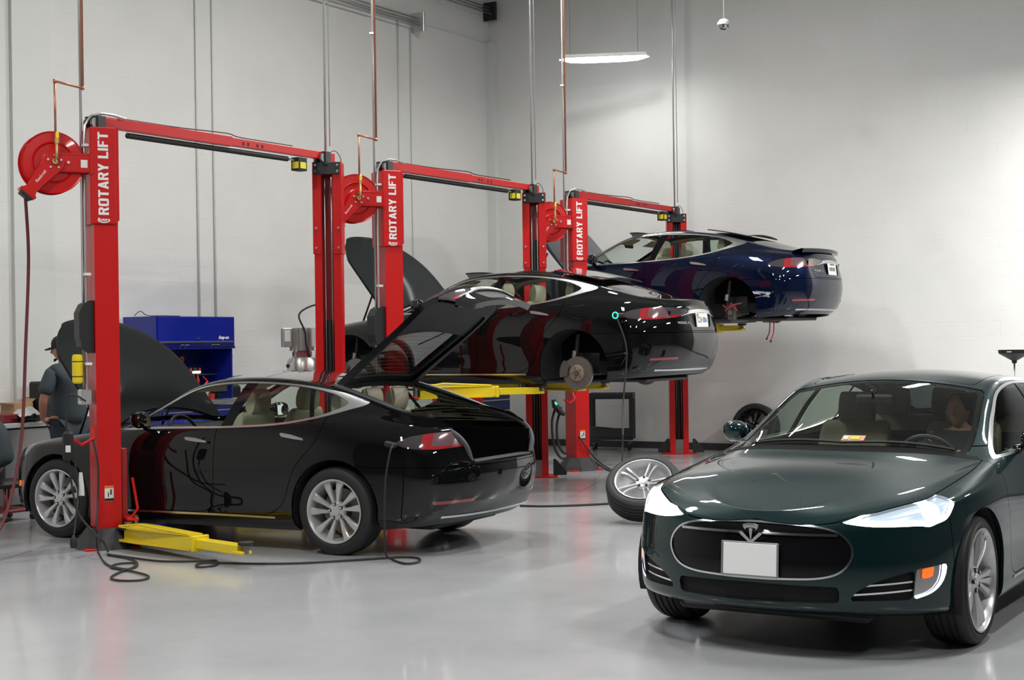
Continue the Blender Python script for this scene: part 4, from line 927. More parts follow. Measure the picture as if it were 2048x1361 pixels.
def reel(parent, mtx):
    """hose reel; disc in the x-z plane facing -y, bracket towards +x"""
    e = empty('hose_reel_bracket'); e.parent = parent; e.matrix_local = mtx
    m = MB(); R_ = .255
    m.lathe([(0, -.075), (.09, -.075), (.10, -.068), (.155, -.068), (.165, -.080), (.175, -.068), (R_-.012, -.066), (R_, -.074), (R_+.004, -.068), (R_, -.060), (.12, -.055), (.12, .055), (R_, .060), (R_+.004, .068), (R_, .074), (0, .07)], 'reelred', 64, 'y')
    m.build('drum', e)
    m = MB(); m.lathe([(.125, -.052), (.215, -.048), (.222, 0), (.215, .048), (.125, .052)], 'hose', 40, 'y'); m.build('wound_hose', e)
    m = MB(); m.box((.175, -.095, 0), (.30, .012, .16), 'reelred', bev=.004); m.box((.175, .10, 0), (.30, .012, .16), 'reelred', bev=.004); m.box((.305, 0, 0), (.03, .22, .18), 'reelred', bev=.004)
    m.box((.175, -.100, .068), (.28, .010, .008), 'reelred'); m.box((.175, -.100, -.068), (.28, .010, .008), 'reelred'); m.build('mounting_arm', e)
    m = MB(); a = radians(231); u = Vector((cos(a), 0, sin(a))); v = Vector((-sin(a), 0, cos(a)))
    pts = [u*x+v*y for x, y in [(-.075, -.03), (-.06, -.07), (0, -.092), (.10, -.075), (.30, -.045), (.355, -.075), (.36, .07), (.30, .045), (.10, .075), (0, .092), (-.06, .07), (-.075, .03)]]
    n = len(pts); vs = [p+Vector((0, -.105, 0)) for p in pts]+[p*.93+Vector((0, -.122, 0)) for p in pts]; m.add(vs, [tuple(range(n))[::-1], tuple(range(n, 2*n))]+[(i, (i+1) % n, n+(i+1) % n, n+i) for i in range(n)], 'reelred')
    c = u*.335; m.box((c.x, -.05, c.z), (.15, .15, .03), 'reelred', (0, -radians(231)+pi/2, 0), bev=.008); m.box((c.x-.012, -.05, c.z-.02), (.11, .13, .03), 'matte_black', (0, -radians(231)+pi/2, 0), bev=.008); m.build('guide_arm', e)
    m = MB()
    for k in range(5): t = 2*pi*k/5+.3; m.cyl((cos(t)*.055, -.118, sin(t)*.055), (cos(t)*.055, -.132, sin(t)*.055), .010, 'brightmetal', 6)
    m.cyl((.115, -.10, 0), (.115, -.118, 0), .013, 'brightmetal', 6); m.cyl((0, -.11, 0), (0, -.15, 0), .022, 'brass', 10); m.tube([(0, -.15, 0), (.01, -.16, .03), (.012, -.15, .10), (.012, -.15, .15)], .012, 'brass', 8)
    m.box((.012, -.15, .17), (.035, .03, .05), 'brass', bev=.005); m.box((.018, -.152, .215), (.026, .02, .055), 'ylabel', bev=.005); m.build('brass_fittings', e)
    m = MB(); m.box((.245, -.103, -.005), (.055, .002, .065), 'label'); m.build('label_plate', e)
    lg = text_mesh('Reelcraft', .034, 'letter', e, 'reel_lettering', Matrix.Translation((u.x*.16-.01, -.1225, u.z*.16)) @ Matrix.Rotation(pi/2, 4, 'X') @ Matrix.Rotation(radians(51), 4, 'Z'), extrude=.0006, shear=.2)
    return e
def lift(k, h, label, arms):
    O = hall(PITCH*k, 0); root = empty('two_post_lift', O, ROW, label, 'car lift', 'red two post lifts'); root['label'] = label
    NF = Matrix.Rotation(radians(-30), 4, 'Z'); FF_ = Matrix.Translation((SPAN, 0, 0)) @ Matrix.Rotation(radians(210), 4, 'Z')
    TOP = 3.53
    def part(name, mb, mtx=None, par=root): o = link(name, mb.mesh(name), par, mtx); return o
    for far, FM in ((0, NF), (1, FF_)):
        m = MB(); m.prism(cprof(.27, .20, .078, .012), TOP-.05, 'red', (0, 0, 0)); col_ = part('column', m, FM)
        m = MB(); z0 = 2.60 if far else 2.75; m.prism(cprof(.292, .222, .084, .012), TOP-z0, 'red', (0, 0, z0))
        for y in (-.112, .112):
            for z in ((2.66, 2.86) if far else ()): m.cyl((.111, y, z), (.122, y, z), .012, 'brightmetal', 8)
        part('column_extension', m, FM)
        m = MB(); m.box((-.06, 0, 1.9), (.05, .16, 3.1), 'darkred'); part('inner_guide', m, FM)
        m = MB()
        for y in (-.032, .036): m.cyl((.055, y, .1), (.055, y, TOP-.15), .0065, 'steel', 8)
        part('lift_cable', m, FM)
        m = MB(); m.cyl((.01, 0, .1), (.01, 0, 1.90+h), .034, 'matte_black', 16); part('cylinder_rod', m, FM)
        m = MB(); m.box((0, 0, .008), (.46, .50, .016), 'red', bev=.004)
        m.box((.06, 0, .11), (.06, .12, .20), 'steel'); part('base_plate', m, FM)
        # carriage with arm restraints
        zc_ = .08+h; m = MB(); m.box((.135, 0, zc_+.36), (.05, .20, .72), 'darkred', bev=.005); m.box((.17, 0, zc_+.13), (.10, .46, .025), 'red', bev=.004); m.box((.17, 0, zc_-.03), (.10, .46, .025), 'red', bev=.004)
        for y in (-.2, .2): m.tube([(.16, y, zc_+.14), (.21, y*1.15, zc_+.22), (.17, y*1.1, zc_+.48)], .012, 'red', 6); m.cyl((.20, y, zc_-.04), (.20, y, zc_+.16), .02, 'steel', 10)
        part('carriage', m, FM)
        if far:
            m = MB(); m.box((.122, 0, TOP-.065), (.012, .272, .125), 'black_steel', bev=.004)
            for y in (-.112, .112):
                for z in (TOP-.035, TOP-.095): m.cyl((.128, y, z), (.136, y, z), .011, 'brightmetal', 8)
            part('pulley_cover', m, FM)
            for s in (-1, 1):
                m = MB(); m.prism([(.0, .02), (.16, .02), (.17, .06), (.03, .22), (0, .22)], .05, 'matte_black', (.06, s*.145+(.05 if s > 0 else 0), 0), (0, s, 0), (0, 0, 1)); part('foot_guard', m, FM)
        else:
            m = MB(); m.box((-.022, 0, TOP-.405), (.215, .315, .81), 'red', bev=.006); sg = part('sign_cover', m, FM)
            lt = MB(); block_text(lt, 'ROTARY LIFT', (.020, -.1585, TOP-.735), .1035, .086, (0, 0, 1), (-1, 0, 0)); lt.build('sign_lettering', sg)
            T2 = Matrix.Translation((-.022, -.1595, TOP-.775)) @ Matrix.Rotation(pi/2, 4, 'X')
            text_mesh('Rotary', .036, 'letter', sg, 'small_logo', T2, bold=.001)
            m = MB(); ar = [(cos(t)*.055, sin(t)*.030) for t in [pi+.1+i*.25 for i in range(12)]]; ar2 = [(x*.86, y*.72) for x, y in ar[::-1]]
            m.prism(ar+ar2, .001, 'letter', (-.022, -.1588, TOP-.773), (1, 0, 0), (0, 0, 1)); o = m.build('logo_swoosh', sg)
            m = MB(); vs = []; n = 8
            for R_, z in ((.30, 0), (.27, .05), (.17, .17), (.15, .17)):
                for i in range(n): t = 2*pi*(i+.5)/n; vs.append((cos(t)*R_*.95, sin(t)*R_, z))
            fs = [(j*n+i, j*n+(i+1) % n, (j+1)*n+(i+1) % n, (j+1)*n+i) for j in range(3) for i in range(n)]; m.add(vs, fs, 'skirt'); part('rubber_skirt', m, FM)
            m = MB(); m.box((-.005, -.1365, .46), (.075, .002, .13), 'label'); lb = part('warning_label', m, FM)
            m = MB(); m.box((-.005, -.138, .515), (.075, .002, .020), 'orange'); m.box((-.005, -.138, .408), (.075, .002, .022), 'matte_black'); m.box((-.012, -.138, .45), (.008, .002, .04), 'matte_black'); m.box((.010, -.138, .47), (.012, .002, .045), 'matte_black'); m.build('label_print', lb)
            # oil tank and switch box on the back of the post
            m = MB(); pr = [(.03, 0), (-.015, .05), (-.035, .14), (-.035, .34), (0, .41), (.05, .44), (.085, .44), (.085, .0)]
            m.prism([(x, z) for x, z in pr], .20, 'matte_black', (-.19, .10, 1.64), (1, 0, 0), (0, 0, 1)); part('oil_tank', m, FM)
            m = MB(); m.box((-.17, -.03, 1.27), (.09, .15, .13), 'conduit', bev=.008)
            for y in (-.08, .02): m.cyl((-.215, y, 1.25), (-.222, y, 1.25), .008, 'steel', 6)
            m.tube([(-.17, -.03, 1.33), (-.17, -.03, 1.50)], .008, 'conduit', 6); part('junction_box', m, FM)
            m = MB(); m.tube([(-.16, -.08, 1.30), (-.16, -.08, 2.2), (-.16, -.08, TOP-.12), (-.15, -.08, TOP+.02), (-.10, -.07, TOP+.10), (0, -.05, TOP+.13), (.10, -.02, TOP+.125), (.22, .05, TOP+.11)], .0125, 'conduit', 8)
            m.tube([(-.145, -.02, TOP-.02), (-.12, -.02, TOP+.05), (-.05, -.02, TOP+.09), (.06, -.0, TOP+.10)], .005, 'matte_black', 6)
            for z in (TOP-.15, 2.3, 1.55): m.box((-.15, -.08, z), (.05, .07, .022), 'white')
            part('riser_conduit', m, FM)
            reel(root, FM @ Matrix.Translation((-.425, -.06, 3.22)))
            m = MB(); m.tube([(-.12, -.10, 1.02), (-.13, -.16, .93), (-.24, -.20, .88), (-.30, -.18, .93)], .014, 'red', 8); part('cord_hook', m, FM)
    # overhead beam
    m = MB(); m.box((.80, 0, BEAM_Z-.045), (1.60, .075, .09), 'red', bev=.004); m.box((.045, 0, BEAM_Z-.09), (.20, .085, .16), 'red', bev=.004); part('overhead_beam', m)
    m = MB(); m.box((2.30, 0, BEAM_Z-.046), (1.52, .062, .074), 'red', bev=.004); m.box((SPAN+.0, 0, BEAM_Z-.10), (.14, .075, .18), 'red', bev=.004)
    for x in (1.75, 1.82, 1.95, 2.02): m.box((x, -.0325, BEAM_Z-.05), (.022, .003, .03), 'matte_black')
    part('beam_extension', m)
    for x in (-.06, SPAN-.09):
        m = MB(); m.box((x, .0, BEAM_Z-.075), (.09, .16, .14), 'black_steel', bev=.004)
        for y in (-.05, .03): m.cyl((x-.052, y-.012, BEAM_Z-.07), (x-.052, y+.012, BEAM_Z-.07), .045, 'steel', 20)
        part('pulley_block', m)
    m = MB(); m.cyl((.30, -.0, 3.512), (2.42, 0, 3.512), .025, 'matte_black', 14); m.cyl((2.42, 0, 3.512), (2.62, 0, 3.512), .010, 'brightmetal', 8); m.tube([(.30, 0, 3.51), (.29, 0, 3.60)], .003, 'brightmetal', 4); part('overhead_switch_bar', m)
    m = MB(); m.box((2.60, 0, 3.475), (.13, .10, .13), 'matte_black', bev=.004); sw = part('limit_switch', m); m = MB(); m.box((2.532, -.01, 3.462), (.003, .075, .065), 'ylabel'); m.box((2.60, -.052, 3.462), (.085, .003, .062), 'ylabel'); m.build('yellow_label', sw)
    m = MB(); m.tube(smooth_pts([(SPAN+.02, 0, BEAM_Z), (SPAN+.10, -.02, BEAM_Z+.02), (SPAN+.17, -.03, BEAM_Z-.05), (SPAN+.18, -.03, BEAM_Z-.17)], 4), .004, 'matte_black', 5); m.tube(smooth_pts([(.2, 0, BEAM_Z+.01), (.9, 0, BEAM_Z+.012), (1.55, 0, BEAM_Z+.03), (1.75, 0, BEAM_Z+.01), (2.5, 0, BEAM_Z+.01)], 4), .006, 'matte_black', 5); part('overhead_hose', m)
    for a, b in arms: arm(root, a, b, .10+h)
    return root
A1 = [((.02, -.24), (-.385, -1.90)), ((.16, .14), (1.05, 1.02)), ((SPAN-.16, .10), (SPAN-1.0, 1.02)), ((SPAN-.2, -.16), (SPAN-.66, -1.10))]
r2, r3 = 5.95-PITCH, 10.05-2*PITCH
def under(r, back): return [((.16, -.22), (r-.74, -1.22+back*.0)), ((.18, .12), (r-.74, .95-back)), ((SPAN-.18, .08), (r+.72, .95-back)), ((SPAN-.22, -.20), (r+.72, -1.22+back*.0))]
lift(0, .03, 'nearest red two post lift, standing astride the black car with its lid open', A1)
lift(1, 1.045, 'middle red two post lift holding up the black car with the green charging ring', under(r2, .22))
lift(2, 1.73, 'farthest red two post lift holding up the dark blue car', under(r3, .24))
# ---------------------------------------------------------------- service drops from the ceiling
def drop(k, label):
    P = hall(PITCH*k, 0) ; FMw = Matrix.Translation(P) @ Matrix.Rotation(ROW-radians(30), 4, 'Z')
    q = lambda x, y, z: FMw @ Vector((x, y, z))
    m = MB(); m.cyl(q(-.175, -.035, 1.34), q(-.175, -.035, CEIL), .013, 'conduit', 8)
    for z in (3.3, 5.0, 6.6): m.box(q(-.175, -.035, z), (.06, .06, .02), 'white')
    tag(m.build('drop_conduit'), 'galvanised conduit from the ceiling down to the %s lift' % label, 'conduit', 'ceiling drops to the lifts')
    m = MB(); z0 = 3.86; pts = [q(-.165, -.075, CEIL), q(-.165, -.075, z0), q(-.42, -.21, z0+.02), q(-.42, -.21, 3.46)]
    m.tube(pts[:2], .012, 'copper', 8); m.tube(pts[1:3], .010, 'copper', 8); m.tube(pts[2:], .010, 'copper', 8)
    for p in pts[1:3]: m.cyl(p-Vector((0, 0, .015)), p+Vector((0, 0, .015)), .015, 'copper', 8)
    tag(m.build('copper_air_line'), 'copper air line with a side offset feeding the %s lift hose reel' % label, 'pipe', 'ceiling drops to the lifts')
    P2 = hall(PITCH*k+SPAN, 0); m = MB(); v = P2+Vector((-.02, -.03, 0)); m.cyl(v+Vector((0, 0, 3.5)), v+Vector((0, 0, CEIL)), .012, 'conduit', 8); m.cyl(v+Vector((.045, 0, 3.7)), v+Vector((.045, 0, CEIL)), .006, 'conduit', 6)
    tag(m.build('post_conduit'), 'thin conduit from the ceiling to the far post of the %s lift' % label, 'conduit', 'ceiling drops to the lifts')
for k, n in enumerate(('nearest', 'middle', 'farthest')): drop(k, n)
# hanging dark red hoses
def reel_mouth(k): return Matrix.Translation(hall(PITCH*k, 0)) @ Matrix.Rotation(ROW-radians(30), 4, 'Z') @ Vector((-.425-.335*.629-.012, -.11, 3.22-.27))
s = reel_mouth(0); pts = smooth_pts([s, at(57, 520, 12.65), at(51, 700, 12.6), at(45, 850, 12.5), at(30, 960, 12.35), at(3, 1052, 12.1), at(-30, 1082, 11.85)], 6)
m = MB(); m.tube(pts, .0135, 'hose', 10); tag(m.build('air_hose'), 'dark red air hose hanging from the nearest reel at the left edge', 'hose')

# ---------------------------------------------------------------- cars
def on_row(r, back, z): p = hall(r, -back, z); return (p.x, p.y, p.z)
BASE = dict(seat_m='cream', wheel='ten')
make_car('saloon_car', (-2.3053, 13.6073, 0), 2.6629, 'black', 'black saloon car on the floor with its front lid and tailgate raised', dict(BASE, hood=57, hood_m='hoodblack', hatch=52, front_open=1, spin=.2))
make_car('saloon_car', on_row(5.95, .22, 1.045), 2.6084, 'black', 'black saloon car raised on the middle lift with its rear wheel off', dict(BASE, hood=57, hood_m='hoodblack', pano=1, front_open=1, off=('rl', 'rr', 'fl', 'fr'), badge=1, plate=dict(txt='CZ4 08A')))
make_car('saloon_car', on_row(10.05, .24, 1.73), 2.5915, 'navy', 'dark blue saloon car raised highest on the farthest lift', dict(BASE, hood=57, pano=1, front_open=1, off=('rl', 'rr', 'fl', 'fr'), disc_on=False, badge=1, spoiler=1, plate=dict(txt='')))
carD = make_car('saloon_car', (2.5271, 10.0107, 0), 4.1484, 'green', 'dark green saloon car in the foreground with its headlights lit', dict(seat_m='darkseat', lit=1, roof_m='green', wipers=1, wheel='turbine', rr=.28, rim_m='rim', spin=.35, mx=.34, steer=.0, lining='headliner'))
b = MB(); b.box((2.425, 0, .525), (.012, .325, .185), 'brightmetal', (0, radians(-4), 0), bev=.008); o = b.build('license_plate', carD); b = MB(); b.box((2.433, .004, .527), (.004, .300, .165), 'plate_white', (0, radians(-4), 0), bev=.002); b.build('plate_blank', o)
b = MB(); b.box((.985, .06, 1.075), (.002, .14, .06), 'orange', (0, radians(-62), 0)); st = b.build('windshield_sticker', carD); b = MB(); b.box((.987, .07, 1.077), (.002, .06, .03), 'ylabel', (0, radians(-62), 0)); b.box((.987, .015, 1.077), (.002, .03, .035), 'letter', (0, radians(-62), 0)); b.build('sticker_print', st)
# ---------------------------------------------------------------- loose wheel on the floor
P = gp(1283, 1046); e = make_wheel(None, 'loose_wheel', 'twin', .262, 'rim', 'rim', disc=False, w=.235); tag(e, 'loose silver wheel lying tilted on the floor between the lifts and the green car', 'wheel')
C0 = Vector((1.20, 14.38, 0)); nrm = Vector((-.14, -.60, .79)).normalized(); ax = nrm; zz = Vector((0, 0, 1)); u = (zz-ax*ax.dot(zz)).normalized(); v = ax.cross(u)
low = .352*u.z+.1175*abs(ax.z); Mx = Matrix((( -v.x, ax.x, u.x, 0), (-v.y, ax.y, u.y, 0), (-v.z, ax.z, u.z, 0), (0, 0, 0, 1))); c = Vector((1.205, 14.05, low)); e.matrix_world = Matrix.Translation(c) @ Mx
# ---------------------------------------------------------------- wheels leaning on the right wall
def hmat(r, y, z=0, rz=0): return HALL @ Matrix.Translation((r, y, z)) @ Matrix.Rotation(rz, 4, 'Z')
e = make_wheel(None, 'spare_wheel', 'ten', .262, 'gloss_black', 'gloss_black', disc=False); tag(e, 'dark wheel with black spokes leaning against the right wall behind the green car', 'wheel')
rr_ = lambda u, v, r: None
d = 22.0; X0 = (1508-1024)/F_PX*d; P = Vector((X0, d, 0)); hr, hy = (P-L1).dot(RD), -(P-L1).dot(ND)
d *= (RW-.22-(L1*-1).dot(RD))/(hr-(L1*-1).dot(RD)) if hr else 1; P = Vector(((1508-1024)/F_PX*d, d, 0)); hy = -(P-L1).dot(ND)
e.matrix_world = hmat(RW-.20, hy, .365, pi/2) @ Matrix.Rotation(radians(12), 4, 'X')
# ---------------------------------------------------------------- carts, cabinets, bench
def castors(e, pts, z=.05):
    for x, y in pts: b = MB(); wheel_castor(b, x, y, z); b.build('castor', e)
def wheel_castor(b, x, y, z=.05): b.cyl((x-.015, y, z), (x+.015, y, z), z, 'rubber', 14); b.box((x, y, z+.04), (.04, .03, .05), 'steel')
e = empty('utility_cart', (0, 0, 0), 0, 'dark grey plastic utility cart standing before the right wall', 'cart'); P = Vector(((1222-1024)/F_PX*23.3, 23.3, 0)); e.location = P; e.rotation_euler.z = radians(-10)
b = MB(); b.box((0, 0, .80), (.66, .42, .03), 'plasticgrey', bev=.01)
for y in (-.2, .2): b.box((0, y, .83), (.68, .02, .09), 'plasticgrey', bev=.006)
for x in (-.33, .33): b.box((x, 0, .83), (.02, .42, .09), 'plasticgrey', bev=.006)
b.build('top_tray', e); b = MB(); b.box((0, 0, .20), (.66, .42, .03), 'plasticgrey', bev=.01)
for y in (-.2, .2): b.box((0, y, .24), (.68, .02, .16), 'plasticgrey', bev=.006)
b.build('bottom_tray', e)
for x in (-.31, .31):
    for y in (-.19, .19): b = MB(); b.box((x, y, .50), (.06, .05, .60), 'plasticgrey', bev=.01); b.build('post', e)
castors(e, [(x, y) for x in (-.27, .27) for y in (-.15, .15)])
def thing_box(name, label, cat, P, d, m, rz=0, group=None, bev=.005):
    b = MB(); b.box((0, 0, d[2]/2), d, m, bev=bev); o = b.build(name); o.location = P; o.rotation_euler.z = rz; return tag(o, label, cat, group)
b = MB(); b.box((-.10, 0, .04), (.36, .28, .08), 'matte_black', bev=.01); b.box((-.06, .02, .10), (.30, .22, .05), 'plasticgrey', (0, .1, .1), bev=.01); o = b.build('parts_tray'); o.location = P+Vector((-.08, -.0, .222)); tag(o, 'black tray of parts on the lower shelf of the grey cart', 'tray')
b = MB(); b.box((0, 0, .008), (.36, .10, .006), 'white', (0, 0, .3)); b.box((-.1, .05, .012), (.30, .03, .006), 'brightmetal', (0, 0, -.3)); o = b.build('papers'); o.location = P+Vector((-.02, 0, .815)); tag(o, 'loose white sheets lying on top of the grey cart', 'paper')
# black parts lying along the right wall
for k, (y0, ln, zz_, lab) in enumerate(((-2.5, 1.25, .02, 'long black trim strip lying lowest on the floor by the right wall'), (-2.42, 1.05, .07, 'long black trim strip stacked on another by the right wall'), (-1.0, .45, .0, 'black wheel dolly lying by the right wall next to the cart'))):
    b = MB()
    if k < 2: b.box((0, 0, .035), (.22, ln, .05), 'matte_black', (0, .1, 0), bev=.015); b.box((.05, .1, .06), (.05, ln*.8, .03), 'matte_black', bev=.01)
    else:
        b.tube([(-.1, -.3, .05), (.05, -.1, .07), (-.05, .12, .05), (.1, .28, .06)], .02, 'steel', 8); b.tube([(-.05, -.3, .04), (.1, 0, .05), (0, .3, .05)], .025, 'matte_black', 8); b.box((0, .2, .04), (.10, .08, .06), 'castiron', bev=.01)
    o = b.build('trim_strip' if k < 2 else 'wheel_dolly'); o.matrix_world = hmat(RW-.25-.06*k, y0, zz_); tag(o, lab if k < 2 else 'jumble of dark steel parts on the floor between cart and lift post', 'car part')
# red cart and blue cabinet beyond the middle lift
e = empty('tool_cart', hall(9.25, 2.6), ROW+radians(90), 'red two tier tool cart beyond the farthest lift post', 'cart')
b = MB(); b.box((0, 0, .86), (.62, .42, .10), 'red', bev=.01); b.build('top_tray', e); b = MB(); b.box((0, 0, .28), (.62, .42, .10), 'red', bev=.01); b.build('bottom_tray', e)
for x in (-.28, .28):
    for y in (-.18, .18): b = MB(); b.box((x, y, .5), (.04, .04, .80), 'red', bev=.005); b.build('post', e)
castors(e, [(x, y) for x in (-.24, .24) for y in (-.15, .15)])
m = MB(); rnd = random.Random(3); m.tube(smooth_pts([(rnd.uniform(-.22, .22), rnd.uniform(-.14, .14), .02+.012*i) for i in range(10)], 5), .012, 'rubber', 6); o = m.build('cable_coil'); o.location = hall(9.25, 2.6, .335); o.rotation_euler.z = ROW; tag(o, 'black cable heaped on the lower tier of the red cart', 'cable')
e = empty('tool_chest', hall(10.85, 3.33), ROW, 'low dark blue tool chest by the wall seen over the open trunk', 'tool chest')
b = MB(); b.box((0, 0, .47), (1.05, .62, .76), 'darkblue', bev=.008); b.build('body', e)
for k in range(4): b = MB(); b.box((0, -.318, .20+.17*k), (.98, .016, .15), 'darkblue', bev=.004); d_ = b.build('drawer', e); b = MB(); b.box((0, -.332, .26+.17*k), (.94, .014, .018), 'brightmetal', bev=.003); b.build('drawer_handle', d_)
b = MB(); b.box((-.2, -.329, .66), (.16, .003, .07), 'label'); b.build('label_plate', e); castors(e, [(x, y) for x in (-.42, .42) for y in (-.22, .22)], .045)
b = MB(); b.box((0, 0, .60), (.06, .06, 1.2), 'yellow', bev=.005); b.box((0, 0, .01), (.3, .3, .02), 'black_steel'); o = b.build('bollard'); o.location = hall(10.05, 2.95); tag(o, 'thin yellow upright beside the low blue tool chest', 'post')
# big blue tool cabinet with hutch
e = empty('tool_cabinet', hall(4.42, 3.37), ROW, 'large blue tool cabinet with a closed upper hutch against the wall', 'tool cabinet')
b = MB(); b.box((0, .03, 1.86), (1.34, .54, .36), 'blue', bev=.004); b.build('upper_hutch', e); up = e.children[-1]
b = MB(); b.box((.0, -.245, 1.87), (1.30, .012, .32), 'blue', bev=.003); b.box((0, -.258, 1.735), (1.24, .018, .016), 'brightmetal', bev=.003); b.box((0, -.262, 1.775), (.04, .01, .02), 'brightmetal'); b.build('hutch_door', up)
text_mesh('Snap-on', .055, 'letter', up, 'lettering', Matrix.Translation((.46, -.2525, 1.785)) @ Matrix.Rotation(pi/2, 4, 'X'), shear=.3, bold=.002)
b = MB(); b.box((0, .29, 1.36), (1.34, .02, .66), 'darkblue'); b.box((-.66, .03, 1.36), (.02, .54, .66), 'blue'); b.box((.66, .05, 1.36), (.02, .50, .66), 'blue'); b.box((0, -.20, 1.665), (1.40, .05, .03), 'blue', bev=.004)
for x in (-.28, -.2, .25, .33): b.tube([(x, -.24, 1.66), (x, -.25, 1.70), (x+.06, -.25, 1.70)], .004, 'brightmetal', 4)
b.build('back_panel', e)
b = MB(); b.box((0, 0, 1.0), (1.42, .66, .05), 'stainless', bev=.004); b.build('worktop', e)
b = MB(); b.box((0, .02, .53), (1.34, .60, .86), 'blue', bev=.004); b.build('lower_chest', e); lc = e.children[-1]
for k in range(5):
    z = .18+.165*k; b = MB(); b.box((0, -.286, z), (1.28, .014, .15), 'blue', bev=.003); dd = b.build('drawer', lc); b = MB(); b.box((0, -.298, z+.062), (1.24, .016, .014), 'brightmetal', bev=.003); b.build('drawer_handle', dd)
# tools hanging and lying in the hutch: each one its own thing
def cab(u, v, y):                    # point on the plane y behind photo position u, v
    a = (u-1024)/F_PX; dd = (-y+L1.dot(ND))/(a*ND.x+ND.y); return at(u, v, dd)
def small(name, label, cat, u, v, y, build, group=None, z=None):
    b = MB(); build(b); o = b.build(name); P = cab(u, v, y); 
    if z is not None: P.z = z
    o.location = P; o.rotation_euler.z = ROW; return tag(o, label, cat, group)
M['tan'] = mat('tan leather', (.30, .12, .05), .5); M['redgrip'] = mat('red grip', (.70, .03, .015), .4); M['warmwhite'] = mat('lit work lamp', (.9, .8, .6), .4, emit=(1, .85, .6), es=1.5)
for k in range(3): small('pliers', ('leftmost', 'middle', 'rightmost')[k]+' of the three red handled pliers in the cabinet rack', 'pliers', 379+7.5*k, 770, 3.25, lambda b: (b.tube([(0, 0, -.02), (.012, -.01, .05), (.0, -.01, .10)], [.016, .018, .012], 'redgrip', 8), b.cyl((0, -.01, .10), (0, -.01, .13), .008, 'brightmetal', 6)), 'pliers in the cabinet rack')
small('pliers', 'open red handled pliers leaning at the right of the rack', 'pliers', 412, 763, 3.25, lambda b: (b.tube([(-.05, 0, .06), (.0, 0, .02), (.03, 0, -.01)], [.006, .008, .012], 'redgrip', 6), b.tube([(.03, 0, .0), (-.02, 0, -.04)], .011, 'redgrip', 6)))
small('work_lamp', 'small lit lamp among the tools in the blue cabinet', 'lamp', 393, 745, 3.3, lambda b: (b.box((0, 0, .0), (.10, .06, .03), 'warmwhite', bev=.008), b.box((0, .08, -.01), (.02, .12, .02), 'matte_black')))
small('shelf_bracket', 'narrow grey shelf inside the blue cabinet hutch', 'shelf', 407, 749, 3.5, lambda b: b.box((0, 0, 0), (.42, .20, .014), 'steel'))
for k in range(4): small('can', ('leftmost', 'second', 'third', 'rightmost')[k]+' of the small copper coloured cans in the cabinet', 'can', 372+9*k, 748, 3.48, lambda b: b.lathe([(0, 0), (.026, 0), (.026, .06), (.018, .075), (0, .075)], 'copper' if k % 2 else 'tan', 14), 'small cans in the cabinet')
for k in range(3): small('tape_roll', ('topmost', 'middle', 'lowest')[k]+' orange tape roll hanging at the left of the cabinet back', 'tape', 362, 719+11*k, 3.6, lambda b: b.lathe([(.016, -.02), (.036, -.02), (.036, .02), (.016, .02)], 'orange', 20, 'y', closed=True), 'tape rolls in the cabinet')
small('note_card', 'white card pinned inside the cabinet left of the orange rolls', 'card', 347, 715, 3.63, lambda b: b.box((0, 0, 0), (.06, .004, .07), 'label'))
small('note_card', 'small pale card pinned on the cabinet back between the hanging tools', 'card', 437, 716, 3.63, lambda b: b.box((0, 0, 0), (.065, .004, .08), 'label'))
small('snips', 'copper toned snips hanging in the middle of the cabinet back', 'snips', 426, 742, 3.6, lambda b: (b.tube([(0, 0, .18), (.01, 0, .10), (-.01, 0, 0)], [.010, .020, .008], 'tan', 8), b.tube([(.03, 0, .17), (.0, 0, .08)], .009, 'copper', 6)))
small('tool_holster', 'tan leather tool holster hanging at the right of the cabinet back', 'holster', 455, 749, 3.6, lambda b: (b.prism([(-.08, .24), (.08, .24), (.055, .09), (.02, .0), (-.03, .03)], .04, 'tan', (0, .02, 0), (1, 0, 0), (0, 0, 1)), [b.box((0, -.025, .21-.042*i), (.12-.018*i, .02, .018), 'copper') for i in range(4)]))
small('red_cup', 'red cup on the cabinet worktop seen through the car window', 'cup', 423, 797, 3.15, lambda b: b.lathe([(0, 0), (.035, 0), (.042, .09), (.038, .09), (.032, .01)], 'redgrip', 16), z=1.026)
small('spray_bottle', 'white and pink bottle on the cabinet worktop beside the red cup', 'bottle', 413, 797, 3.2, lambda b: b.lathe([(0, 0), (.035, 0), (.037, .12), (.015, .15), (.012, .18), (0, .18)], 'label', 16), z=1.026)
small('tool_bag', 'dark bag standing at the back of the cabinet worktop', 'bag', 450, 797, 3.45, lambda b: b.box((0, 0, .08), (.40, .22, .16), 'matte_black', bev=.03), z=1.026)
small('wire_coil', 'loose wire lying on top of the blue cabinet', 'wire', 300, 640, 3.4, lambda b: b.tube(smooth_pts([(-.25, -.0, .006), (-.20, 0, .045), (-.12, .02, .06), (-.02, .02, .012), (.25, .05, .012), (.5, 0, .008)], 5), .005, 'matte_black', 5), z=2.042)
